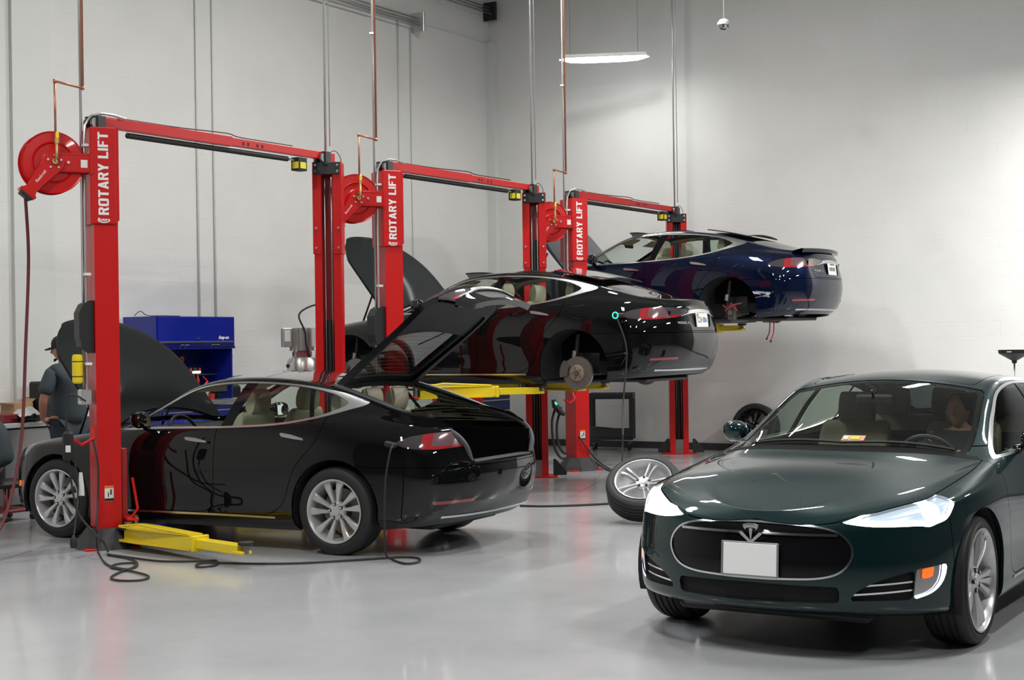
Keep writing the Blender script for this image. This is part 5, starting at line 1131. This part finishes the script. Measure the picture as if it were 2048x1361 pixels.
# workbench at the left
e = empty('workbench', hall(1.75, 3.42), ROW, 'stainless fronted workbench with a white top behind the nearest car', 'workbench')
b = MB(); b.box((0, 0, .875), (2.3, .60, .05), 'counter', bev=.006); b.build('worktop', e); b = MB(); b.box((.02, .05, .43), (2.20, .50, .80), 'stainless', bev=.006); b.box((0, .08, .03), (2.1, .55, .06), 'matte_black'); b.build('base_cabinet', e)
def bench(name, label, cat, u, v, d, build):
    P = at(u, v, d); b = MB(); build(b); o = b.build(name); o.location = (P.x, P.y, .901); o.rotation_euler.z = ROW; tag(o, label, cat); return o
bench('speaker', 'black box speaker on the white worktop behind the worker', 'speaker', 88, 840, 16.65, lambda b: (b.box((0, 0, .21), (.24, .22, .42), 'matte_black', bev=.02), b.lathe([(.0, -.115), (.05, -.12), (.08, -.112)], 'plasticgrey', 24, 'y', (0, 0, .24))))
bench('cardboard_box', 'brown cardboard box on the worktop at the left edge', 'box', 34, 830, 16.45, lambda b: (b.box((0, 0, .10), (.26, .22, .20), 'cardboard', bev=.004), b.box((.15, 0, .22), (.10, .20, .006), 'cardboard', (0, -.6, 0)), b.box((-.18, 0, .19), (.14, .20, .006), 'cardboard', (0, .2, 0))))
def rag(b):
    rnd = random.Random(5); vs, fs = [], []; n = 12
    for i in range(n):
        for j in range(n): x, y = i/(n-1)-.5, j/(n-1)-.5; h = max(0, .11*(1-2.6*(x*x+y*y)))*rnd.uniform(.6, 1.15); vs.append((x*.30, y*.24, h+.004))
    for i in range(n-1):
        for j in range(n-1): fs.append((i*n+j, i*n+j+1, i*n+n+j+1, i*n+n+j))
    b.add(vs, fs, 'cloth', True)
bench('rag_pile', 'crumpled white cloth lying on cables on the worktop', 'cloth', 52, 812, 16.15, rag).location.z = .95
bench('cable_heap', 'tangled black cables lying on the white worktop', 'cable', 58, 845, 16.15, lambda b: [b.tube(smooth_pts([(random.Random(k*9+i).uniform(-.22, .22), random.Random(k*7+i+50).uniform(-.12, .12), .012+.006*k+.004*i) for i in range(7)], 5), .009, 'rubber', 6) for k in range(6)])
bench('dark_red_case', 'dark red case lying behind the cables on the worktop', 'case', 18, 830, 16.1, lambda b: b.box((0, -.05, .05), (.36, .2, .09), 'redtrim', bev=.01))
# rolling stool / creeper parts at the left edge
e = empty('roller_seat', at(14, 1000, 14.9), ROW, 'low black roller seat with red frame at the left edge', 'stool'); e.location.z = 0
b = MB(); b.box((0, 0, .36), (.42, .40, .07), 'matte_black', bev=.03); b.build('seat', e); b = MB()
for x, y in ((-.16, -.16), (.16, -.16), (.16, .16), (-.16, .16)): b.cyl((x, y, .06), (x*.9, y*.9, .33), .014, 'redtrim', 8)
b.box((0, 0, .10), (.36, .36, .03), 'redtrim', bev=.01); b.build('frame', e); castors(e, ((-.17, -.17), (.17, -.17), (.17, .17), (-.17, .17)), .032)
# grey hydraulic power unit behind the far post of the nearest lift
P = hall(SPAN+.25, .30); e = empty('power_unit', (P.x-.24, P.y+.15, 1.0), radians(20), 'grey finned hydraulic pump on a stand behind the nearest lift far post', 'pump')
b = MB(); b.cyl((0, 0, .62), (0, 0, .86), .105, 'conduit', 20)
for k in range(12): t = 2*pi*k/12; b.box((cos(t)*.115, sin(t)*.115, .74), (.03, .008, .24), 'conduit', (0, 0, t))
b.build('motor', e); b = MB(); b.box((-.17, -.04, .76), (.10, .10, .20), 'conduit', bev=.008); b.box((-.17, -.092, .78), (.06, .004, .12), 'label'); b.build('switch_box', e); b = MB(); b.box((.10, -.14, .76), (.06, .05, .20), 'white', bev=.005); b.build('capacitor_box', e)
b = MB(); b.box((0, 0, .585), (.18, .16, .07), 'brightmetal', bev=.01); b.cyl((0, 0, -1.0), (0, 0, .30), .03, 'black_steel', 10); b.box((0, 0, -.98), (.4, .4, .03), 'black_steel'); b.build('manifold', e)
b = MB(); b.lathe([(0, .28), (.14, .28), (.155, .32), (.155, .50), (.13, .55), (0, .55)], 'conduit', 28); b.build('reservoir', e)
b = MB(); b.tube([(-.08, -.08, .60), (-.14, -.12, .52), (-.17, -.14, .48)], .006, 'steel', 6); b.lathe([(0, -.022), (.016, -.015), (.022, 0), (.016, .015), (0, .022)], 'rubber', 12, 'z', (-.18, -.145, .465)); b.build('lever', e)
b = MB(); b.tube(smooth_pts([(.10, -.05, .46), (.02, -.14, .66), (.0, -.16, .82), (-.06, -.15, .98), (.02, -.1, 1.06), (.20, 0, 1.12)], 5), .010, 'rubber', 8); b.build('hose', e)
# yellow tube strapped to the conduit of the nearest lift
P = Matrix.Translation(hall(0, 0)) @ Matrix.Rotation(ROW-radians(30), 4, 'Z') @ Vector((-.235, -.06, 1.325))
b = MB(); prof = [(0, 0), (.030, 0), (.042, .012), (.044, .03), (.044, .215), (.042, .232), (.030, .245), (0, .245)]; b.lathe(prof, 'yellow', 20)
for z in (.06, .185): b.lathe([(.0455, z-.004), (.047, z), (.0455, z+.004)], 'matte_black', 20)
o = b.build('document_tube'); o.location = P+Vector((0, 0, .06)); tag(o, 'yellow plastic tube strapped to the conduit on the nearest lift post', 'tube')
# oil drain funnel behind the green car
d = 14.6; P = at(2029, 740, d); e = empty('oil_drain', (P.x, P.y, 0), 0, 'black oil drain funnel on a thin pole behind the green car', 'oil drain')
z1 = at(2029, 700, d).z; b = MB(); b.lathe([(.15, z1), (.145, z1-.035), (.025, z1-.105), (.022, z1-.13), (.0, z1-.13), (.0, z1-.10), (.135, z1-.025), (.142, z1)], 'matte_black', 36, closed=True); b.build('funnel', e)
b = MB(); b.cyl((0, 0, .6), (0, 0, z1-.12), .009, 'brightmetal', 10); b.build('pole', e); b = MB(); b.lathe([(0, .08), (.20, .08), (.22, .12), (.22, .55), (.18, .62), (.03, .64), (0, .64)], 'black_steel', 28); b.build('tank', e)
castors(e, [(cos(k*pi/2)*.16, sin(k*pi/2)*.16) for k in range(4)], .04)
b = MB(); b.box((-.088, -.118, z1-.018), (.045, .002, .008), 'letter', (0, 0, radians(-37))); b.build('maker_mark', e)
# dome camera
P = at(1448, 50, 19.0); e = empty('security_camera', P, 0, 'small white dome camera hanging on a thin pole before the right wall', 'camera')
b = MB(); b.lathe([(0, .07), (.05, .07), (.085, .03), (.088, 0), (.06, 0), (0, 0)], 'white', 28); b.build('housing', e); b = MB(); b.lathe([(.065, 0), (.06, -.04), (.035, -.065), (0, -.072)], 'lens_inner', 24); b.build('dome', e)
b = MB(); b.cyl((0, 0, .07), (0, 0, CEIL-P.z), .008, 'white', 8); b.build('pole', e)
# ---------------------------------------------------------------- cords
def cord(name, label, pts, r=.010, m='rubber', n=6, cat='cord'):
    b = MB(); b.tube(smooth_pts(pts, n), r, m, 8); o = b.build(name); return tag(o, label, cat)
g = lambda u, v: gp(u, v, .012)
carA = Matrix.Translation((-2.3053, 13.6073, 0)) @ Matrix.Rotation(2.6629, 4, 'Z'); PA = carA @ Vector((-2.04, .955, .90))
cord('charging_cable', 'long black charging cord looping over the floor to the parked black car', [at(186, 880, 12.50), at(196, 930, 12.48), at(196, 1000, 12.45), at(193, 1060, 12.3), g(196, 1104), g(215, 1130), g(255, 1139), g(272, 1128), g(240, 1128), g(222, 1135), g(262, 1143), g(297, 1153), g(282, 1161), g(240, 1162), g(222, 1156), g(240, 1145), g(274, 1132), g(262, 1119), g(215, 1110), g(240, 1113), g(320, 1123), g(400, 1123), g(432, 1122), g(430, 1131), g(400, 1135), g(393, 1130), g(420, 1126), g(500, 1128), g(600, 1127), g(720, 1120), g(800, 1115), g(835, 1117), g(838, 1124), g(812, 1128), g(785, 1120), at(771, 1105, PA.y-.14), at(769, 1030, PA.y-.16), at(771, 960, PA.y-.16), at(780, 905, PA.y-.15), PA+Vector((-.0, -.12, -.01)), PA+Vector((0, -.05, 0))], .0085)
b = MB(); b.box((0, 0, 0), (.10, .05, .045), 'matte_black', (0, .2, 0), bev=.012); b.lathe([(0, -.03), (.028, -.028), (.030, .02), (0, .03)], 'gloss_black', 16, 'y', (.02, .03, 0)); o = b.build('charge_plug'); o.location = PA+Vector((-.02, -.06, 0)); tag(o, 'black charging plug in the flap of the parked black car', 'plug')
cord('extension_cord', 'black cord hanging down by the nearest post to a plug', [at(172, 803, 12.40), at(148, 790, 12.36), at(134, 800, 12.35), at(133, 870, 12.34), at(137, 920, 12.34), at(146, 985, 12.33), at(158, 1030, 12.3), at(186, 1064, 12.25), at(205, 1082, 12.1), g(216, 1104)], .0085)
cord('adaptor_cable', 'short black cord running down from the adaptor to a plug near the skirt', [at(146, 910, 12.30), at(156, 970, 12.31), at(152, 1030, 12.25), at(148, 1072, 12.15)], .007)
b = MB(); b.tube([(0, 0, .05), (0, 0, .02), (0, 0, -.02), (0, 0, -.05)], [.010, .026, .030, .024], 'rubber', 12); o = b.build('plug'); o.location = at(147, 1084, 12.12); tag(o, 'round black plug resting by the rubber skirt of the nearest lift', 'plug')
b = MB(); b.box((0, 0, 0), (.085, .06, .24), 'matte_black', bev=.02); b.box((.01, -.033, -.02), (.04, .004, .055), 'label'); o = b.build('charging_adaptor'); o.location = at(136, 893, 12.28); tag(o, 'black charging adaptor box hanging in front of the fender', 'charger')
b = MB(); b.prism([(-.012, .10), (.012, .10), (.024, .0), (.028, -.09), (-.026, -.09), (-.022, .0)], .003, 'label', (0, 0, 0), (1, 0, 0), (0, 0, 1)); o = b.build('hang_tag'); o.location = at(162, 970, 12.33); tag(o, 'white tag hanging on the cord beside the front wheel', 'tag')
B_ = Matrix.Translation(on_row(5.95, .22, 1.045)) @ Matrix.Rotation(2.6084, 4, 'Z'); PB = B_ @ Vector((-2.04, .955, .90))
e = empty('charging_connector', PB+Vector((-.03, -.07, 0)), 0, 'black charging connector with a glowing green ring in the raised black car', 'plug')
b = MB(); b.box((.03, .03, 0), (.10, .06, .05), 'matte_black', bev=.012); b.build('handle', e); b = MB(); b.tube([(cos(t)*.028-.02, -.02, sin(t)*.032) for t in [2*pi*k/20 for k in range(20)]], .006, 'green_led', 6, closed=True); b.build('light_ring', e)
q = e.location; cord('charging_cable', 'black cord hanging from the green ringed connector down to the floor', [q+Vector((.0, 0, -.03)), at(1253, 700, q.y-.05), at(1247, 800, q.y-.1), at(1245, 900, q.y-.2), gp(1243, 938, .012), g(1235, 945), g(1215, 940), g(1190, 925)], .009)
cord('ground_cable', 'thin cord lying on the floor right of the parked black car towards the loose wheel', [g(1040, 1012), g(1080, 1013), g(1130, 1012), g(1180, 1010), g(1232, 1007)], .011)
cord('floor_cable', 'dark cord sagging from the farthest lift near post to the floor', [at(1140, 815, 20.0), at(1150, 850, 19.9), at(1162, 880, 19.6), gp(1190, 917, .15), g(1215, 936), g(1240, 945)], .009)
C_ = Matrix.Translation(on_row(10.05, .24, 1.73)) @ Matrix.Rotation(2.5915, 4, 'Z')
for k, (u, v0, v1, lab) in enumerate(((1537, 650, 676, 'left one of two short red leads hanging under the dark blue car'), (1545, 648, 681, 'right one of two short red leads hanging under the dark blue car'))):
    b = MB(); dd = 19.9; b.tube(smooth_pts([at(u+3, v0-12, dd), at(u+2, (v0+v1)/2, dd), at(u-3, v1, dd)], 5), .008, 'redgrip' if k else 'redtrim', 6); b.cyl(at(u-3, v1, dd), at(u-4, v1+4, dd), .012, 'rubber', 8); tag(b.build('battery_lead'), lab, 'lead', 'leads under the blue car')

b = MB(); b.tube(smooth_pts([at(1112, 812, 19.45), at(1104, 845, 19.42), at(1108, 890, 19.4), at(1120, 915, 19.4), at(1134, 918, 19.45)], 6), .016, 'rubber', 8)
b.tube(smooth_pts([at(1122, 815, 19.45), at(1114, 850, 19.42), at(1116, 885, 19.4), at(1126, 905, 19.4), at(1136, 908, 19.45)], 6), .016, 'rubber', 8); tag(b.build('hose_loop'), 'black hose loops hanging beside the near post of the farthest lift', 'hose')
b = MB(); b.tube([at(1107, 800, 19.4), at(1110, 812, 19.4), at(1122, 826, 19.4), at(1130, 830, 19.4)], [.03, .045, .04, .02], 'rubber', 10); b.cyl(at(1111, 806, 19.33), at(1113, 809, 19.36), .012, 'green_led', 8); tag(b.build('charging_handle'), 'black charging handle holstered beside the near post of the farthest lift', 'plug')

M['eyewhite'] = mat('eye white', (.42, .38, .35), .3)
# ---------------------------------------------------------------- people
def skin_mesh(pts, edges, m, sub=2, name='body'):
    """pts: (x, y, z, rx[, ry]); grows one continuous surface round the joints"""
    me = bpy.data.meshes.new(name); me.from_pydata([p[:3] for p in pts], edges, []); o = bpy.data.objects.new(name, me); COL.objects.link(o)
    md = o.modifiers.new('s', 'SKIN'); md.use_smooth_shade = True
    for i, p in enumerate(pts): v = me.skin_vertices[0].data[i]; v.radius = (p[3], p[4] if len(p) > 4 else p[3])
    me.skin_vertices[0].data[0].use_root = True
    sb = o.modifiers.new('d', 'SUBSURF'); sb.levels = sub; sb.render_levels = sub
    dg = bpy.context.evaluated_depsgraph_get(); r = bpy.data.meshes.new_from_object(o.evaluated_get(dg)); bpy.data.objects.remove(o)
    r.materials.clear(); r.materials.append(M[m]); return r
def head_verts(b, c, yaw, pitch=0, m='skin', s=1.0):
    """head facing local +x"""
    R = Matrix.Rotation(yaw, 3, 'Z') @ Matrix.Rotation(pitch, 3, 'Y'); n1, n2 = 40, 30; vs, fs = [], []
    g = lambda v, c_, w: math.exp(-((v-c_)/w)**2)
    for j in range(n2+1):
        ph = -pi/2+pi*j/n2
        for i in range(n1):
            th = 2*pi*i/n1; x, y, z = cos(ph)*cos(th), cos(ph)*sin(th), sin(ph)
            px, py, pz = x*.098, y*.076, z*.122
            if z < -.1: k = min(1, (-.1-z)/.9); py *= 1-.25*k; px *= 1-.10*k if x > 0 else 1-.45*k
            if x > 0:
                px += .028*g(pz, -.012, .022)*g(py, 0, .014)+.012*g(pz, .012, .03)*g(py, 0, .010)      # nose
                px += .008*g(pz, .042, .012)*g(abs(py), .025, .02)-.010*g(pz, .022, .012)*g(abs(py), .030, .014)   # brow, eye socket
                px += .009*g(pz, -.052, .007)*g(py, 0, .022)+.008*g(pz, -.064, .007)*g(py, 0, .020)-.004*g(pz, -.058, .004)*g(py, 0, .02)
                px += .012*g(pz, -.092, .016)*g(py, 0, .022)
            vs.append(R @ Vector((px, py, pz))*s+Vector(c))
    for j in range(n2):
        for i in range(n1): fs.append((j*n1+i, j*n1+(i+1) % n1, (j+1)*n1+(i+1) % n1, (j+1)*n1+i))
    b.add(vs, fs, m, True)
    for f in (1, -1):
        e = [Vector((-.005, .076*f, .0)), Vector((-.018, .084*f, .022)), Vector((-.012, .086*f, .034)), Vector((.004, .083*f, .028)), Vector((.006, .078*f, .0)), Vector((0, .076*f, -.022))]
        b.tube([R @ p*s+Vector(c) for p in e], .007, m, 6)
    return R
def eyes(par, c, R, s=1):
    b = MB()
    for f in (1, -1):
        o = R @ Vector((.083, .031*f, .022))*s+Vector(c); b.lathe([(0, -.007), (.006, -.004), (.0075, 0), (.006, .004), (0, .007)], 'eyewhite', 12, 'z', o); p = R @ Vector((.0905, .031*f, .022))*s+Vector(c); b.lathe([(0, -.004), (.004, 0), (0, .004)], 'hair', 8, 'z', p)
    return b.build('eyes', par)
def hand_chain(P, E, w, d, up, side, curl=.5, L=.18):
    """adds a palm and five separate fingers at vertex w; d: pointing direction, side: thumb side"""
    d, up, side = Vector(d).normalized(), Vector(up).normalized(), Vector(side).normalized(); base = Vector(P[w][:3])
    def V(p, r, r2=None): P.append((p.x, p.y, p.z, r, r2 or r)); return len(P)-1
    palm = V(base+d*.05, .026, .016); E.append((w, palm))
    for k, (off, ln, r) in enumerate(((.028, .080, .0085), (.010, .088, .009), (-.009, .082, .0085), (-.027, .066, .0078))):
        k0 = V(base+d*.09+side*off, .0105, .0105); E.append((palm, k0)); p = base+d*.09+side*off; dd = d.copy(); last = k0
        for j in range(3):
            dd = (dd-up*(curl*.45)).normalized(); p = p+dd*ln*(.42, .32, .26)[j]; q = V(p, r*(.95, .88, .75)[j]); E.append((last, q)); last = q
    t0 = V(base+d*.035+side*.030, .012); E.append((palm, t0)); t1 = V(base+d*.065+side*.055-up*.01, .0105); E.append((t0, t1)); t2 = V(base+d*.092+side*.060-up*.02, .0085); E.append((t1, t2))
def link_mesh(name, me, parent): return link(name, me, parent)
# the worker standing behind the parked car, back half turned, looking left
Wp = at(138, 1000, 15.95); Wp.z = 0
w_ = empty('person', Wp, radians(142), 'person in grey work shirt and dark cap standing behind the black car', 'person')
P = [(-.03, 0, .98, .11, .13)]; E = []
def add(p, par, Pl=None, El=None):
    Pl = P if Pl is None else Pl; El = E if El is None else El; Pl.append(p); El.append((par, len(Pl)-1)); return len(Pl)-1
a = add((-.02, 0, 1.14, .10, .13), 0); a = add((-.03, 0, 1.32, .10, .14), a); ch = add((-.03, 0, 1.44, .08, .14), a); nk = add((.0, 0, 1.53, .060), ch); hd = add((.02, .01, 1.60, .056), nk)
for f in (1, -1):
    s = add((-.03, .19*f, 1.43, .050), ch)
    if f > 0: el = add((-.02, .315, 1.14, .050), s); wr = add((.05, .27, .935, .033), el); hand_chain(P, E, wr, (-.65, -.70, .10), (.5, -.5, .6), (.3, .1, -.9), .5)
    else: el = add((.08, -.30, 1.16, .046), s); wr = add((.30, -.22, 1.02, .030), el); hand_chain(P, E, wr, (1, .2, -.1), (0, 0, 1), (0, 1, 0), .4)
    h = add((-.03, .10*f, .88, .09), 0); kn = add((-.01, .12*f, .48, .060), h); an = add((-.04, .12*f, .10, .045), kn); ft = add((.08, .13*f, .04, .038), an)
body = link('body', skin_mesh(P, E, 'skin'), w_)
HY = radians(34); HC = (.045, .028, 1.665); hx_ = Matrix.Translation(HC) @ Matrix.Rotation(HY, 4, 'Z') @ Matrix.Rotation(radians(8), 4, 'Y'); b = MB(); R = head_verts(b, HC, HY, radians(8)); b.build('head', w_); eyes(w_, HC, R)
def shell(pts, edges, m, name): return link(name, skin_mesh(pts, edges, m), w_)
PS = [(-.03, 0, .86, .175, .205)]; ES = []
def a2(p, par): PS.append(p); ES.append((par, len(PS)-1)); return len(PS)-1
i0 = a2((-.02, 0, .99, .185, .215), 0); i1 = a2((-.01, 0, 1.14, .185, .215), i0); i2 = a2((-.025, 0, 1.32, .165, .225), i1); i3 = a2((-.03, 0, 1.44, .12, .20), i2); i4 = a2((.0, .0, 1.515, .068), i3)
for f in (1, -1):
    s = a2((-.03, .20*f, 1.44, .092), i3)
    if f > 0: e1 = a2((-.028, .275, 1.28, .086), s); a2((-.022, .305, 1.19, .084), e1)
    else: a2((.03, -.26, 1.26, .080), s)
shell(PS, ES, 'shirt', 'work_shirt')
PT = [(-.03, 0, .93, .15, .18)]; ET = []
for f in (1, -1):
    PT.append((-.03, .10*f, .84, .125)); ET.append((0, len(PT)-1)); PT.append((-.01, .12*f, .48, .090)); ET.append((len(PT)-2, len(PT)-1)); PT.append((-.03, .12*f, .09, .075)); ET.append((len(PT)-2, len(PT)-1))
shell(PT, ET, 'trousers', 'work_trousers')
for f in (1, -1): b = MB(); b.box((.03, .125*f, .04), (.29, .10, .08), 'matte_black', bev=.03); b.build('shoe', w_)
b = MB(); vs, fs = [], []; n = 32; rings = [(-.012, 1.07, .0), (.02, 1.09, .0), (.05, 1.06, 0), (.08, .96, -.003), (.105, .76, -.008), (.12, .42, -.012), (.125, .02, -.012)]
for z, s, xo in rings:
    for k in range(n): t = 2*pi*k/n; vs.append(hx_ @ Vector((-.004+xo+cos(t)*.102*s, sin(t)*.081*s, .035+z)))
for j in range(len(rings)-1):
    for k in range(n): fs.append((j*n+k, j*n+(k+1) % n, (j+1)*n+(k+1) % n, (j+1)*n+k))
b.add(vs, fs, 'cap', True)
vs, fs = [], []; brim = [(.08, -.075), (.13, -.068), (.17, -.045), (.185, 0), (.17, .045), (.13, .068), (.08, .075)]
for dz in (.0, .012):
    for x, y in brim: vs.append(hx_ @ Vector((x, y, .040+dz-(x-.08)*.18-abs(y)*.12)))
n = len(brim); fs = [tuple(range(n))[::-1], tuple(range(n, 2*n))]+[(i, (i+1) % n, n+(i+1) % n, n+i) for i in range(n)]; b.add(vs, fs, 'cap'); b.build('cap', w_)
b = MB(); vs, fs = [], []
for j, (z, s) in enumerate([(.045, 1.04), (.0, 1.05), (-.04, 1.02), (-.085, .88)]):
    for k in range(17): t = radians(72)+radians(216)*k/16; vs.append(hx_ @ Vector((cos(t)*.100*s, sin(t)*.079*s, z)))
for j in range(3):
    for k in range(16): fs.append((j*17+k, j*17+k+1, j*17+k+18, j*17+k+17))
b.add(vs, fs, 'hair', True); b.build('hair', w_)
b = MB(); b.tube([hx_ @ Vector(q) for q in ((.080, -.022, -.085), (.094, -.012, -.098), (.099, 0, -.102), (.094, .012, -.098), (.080, .022, -.085))], .010, 'hair', 8); b.build('beard', w_)
# the second worker, cut by the left edge, sitting on the roller seat
Wp = at(14, 1000, 14.9); Wp.z = 0
w_ = empty('person', Wp+Vector((-.10, 0, 0)), radians(178), 'person in grey work clothes sitting at the left edge, cut by the picture edge', 'person')
P = [(-.02, 0, .52, .12, .15)]; E = []
a = add((.0, 0, .66, .11, .15), 0); a = add((.05, 0, .82, .11, .16), a); ch = add((.12, 0, .98, .10, .16), a); nk = add((.18, 0, 1.08, .055), ch); hd = add((.22, 0, 1.13, .052), nk)
for f in (1, -1):
    s = add((.12, .18*f, .98, .06), ch); el = add((.26, .25*f, .78, .042), s); wr = add((.46, .18*f, .72, .028), el); hand_chain(P, E, wr, (1, 0, -.1), (0, 0, 1), (0, -f, 0), .5)
    h = add((.06, .10*f, .50, .09), 0); kn = add((.42, .16*f, .50, .065), h); an = add((.40, .17*f, .10, .045), kn); ft = add((.52, .18*f, .05, .038), an)
link('body', skin_mesh(P, E, 'skin'), w_); HC2 = (.26, 0, 1.23); b = MB(); R = head_verts(b, HC2, 0, radians(20)); b.build('head', w_); eyes(w_, HC2, R)
b = MB(); b.lathe([(0, .135), (.05, .125), (.085, .09), (.098, .04), (.098, -.01)], 'hair', 24, 'z', (HC2[0]-.015, 0, HC2[2])); b.build('hair', w_)
PS = [(-.03, 0, .50, .16, .185)]; ES = []; i1 = a2((.0, 0, .66, .145, .18), 0); i2 = a2((.05, 0, .82, .135, .19), i1); i3 = a2((.12, 0, .98, .115, .18), i2); a2((.17, 0, 1.06, .062), i3)
for f in (1, -1): s = a2((.12, .18*f, .98, .08), i3); e1 = a2((.26, .25*f, .78, .062), s); a2((.40, .20*f, .735, .050), e1)
shell(PS, ES, 'shirt', 'work_shirt')
PT = [(-.02, 0, .49, .14, .17)]; ET = []
for f in (1, -1):
    PT.append((.08, .10*f, .49, .11)); ET.append((0, len(PT)-1)); PT.append((.42, .16*f, .50, .085)); ET.append((len(PT)-2, len(PT)-1)); PT.append((.40, .17*f, .12, .07)); ET.append((len(PT)-2, len(PT)-1))
shell(PT, ET, 'darkcloth', 'trousers')
for f in (1, -1): b = MB(); b.box((.48, .175*f, .045), (.29, .10, .09), 'matte_black', bev=.03); b.build('shoe', w_)
# the driver of the green car
w_ = empty('person', (2.5271, 10.0107, 0), 4.1484, 'person in a dark shirt driving the green car, hands on the steering wheel', 'person')
P = [(-.02, .37, .60, .14, .16)]; E = []
a = add((-.10, .37, .75, .12, .16), 0); a = add((-.17, .37, .92, .11, .17), a); ch = add((-.19, .37, 1.00, .09, .16), a); nk = add((-.18, .37, 1.08, .055), ch); add((-.17, .37, 1.13, .052), nk)
for f in (1, -1):
    s = add((-.18, .37+.18*f, 1.00, .06), ch); el = add((.04, .37+.22*f, .84, .042), s); wr = add((.34, .37+.19*f, .93, .028), el); hand_chain(P, E, wr, (.9, 0, .35), (-.3, 0, .9), (0, -f, .3), 1.3)
    h = add((.10, .37+.10*f, .58, .09), 0); kn = add((.50, .37+.13*f, .66, .065), h); add((.82, .37+.10*f, .38, .045), kn)
link('body', skin_mesh(P, E, 'skin'), w_); HC3 = (-.14, .37, 1.195); b = MB(); R = head_verts(b, HC3, 0, 0, s=.92); b.build('head', w_); eyes(w_, HC3, R, .92)
b = MB(); b.lathe([(0, .118), (.05, .108), (.080, .075), (.090, .035), (.088, .0)], 'hair', 24, 'z', (HC3[0]-.018, .37, HC3[2])); b.build('hair', w_)
PS = [(-.02, .37, .58, .15, .18)]; ES = []; i1 = a2((-.10, .37, .75, .135, .18), 0); i2 = a2((-.17, .37, .92, .125, .19), i1); i3 = a2((-.19, .37, 1.00, .10, .175), i2); a2((-.185, .37, 1.06, .062), i3)
for f in (1, -1): s = a2((-.18, .37+.18*f, 1.00, .075), i3); e1 = a2((.04, .37+.22*f, .84, .056), s); a2((.22, .37+.20*f, .895, .044), e1)
shell(PS, ES, 'darkcloth', 'shirt')
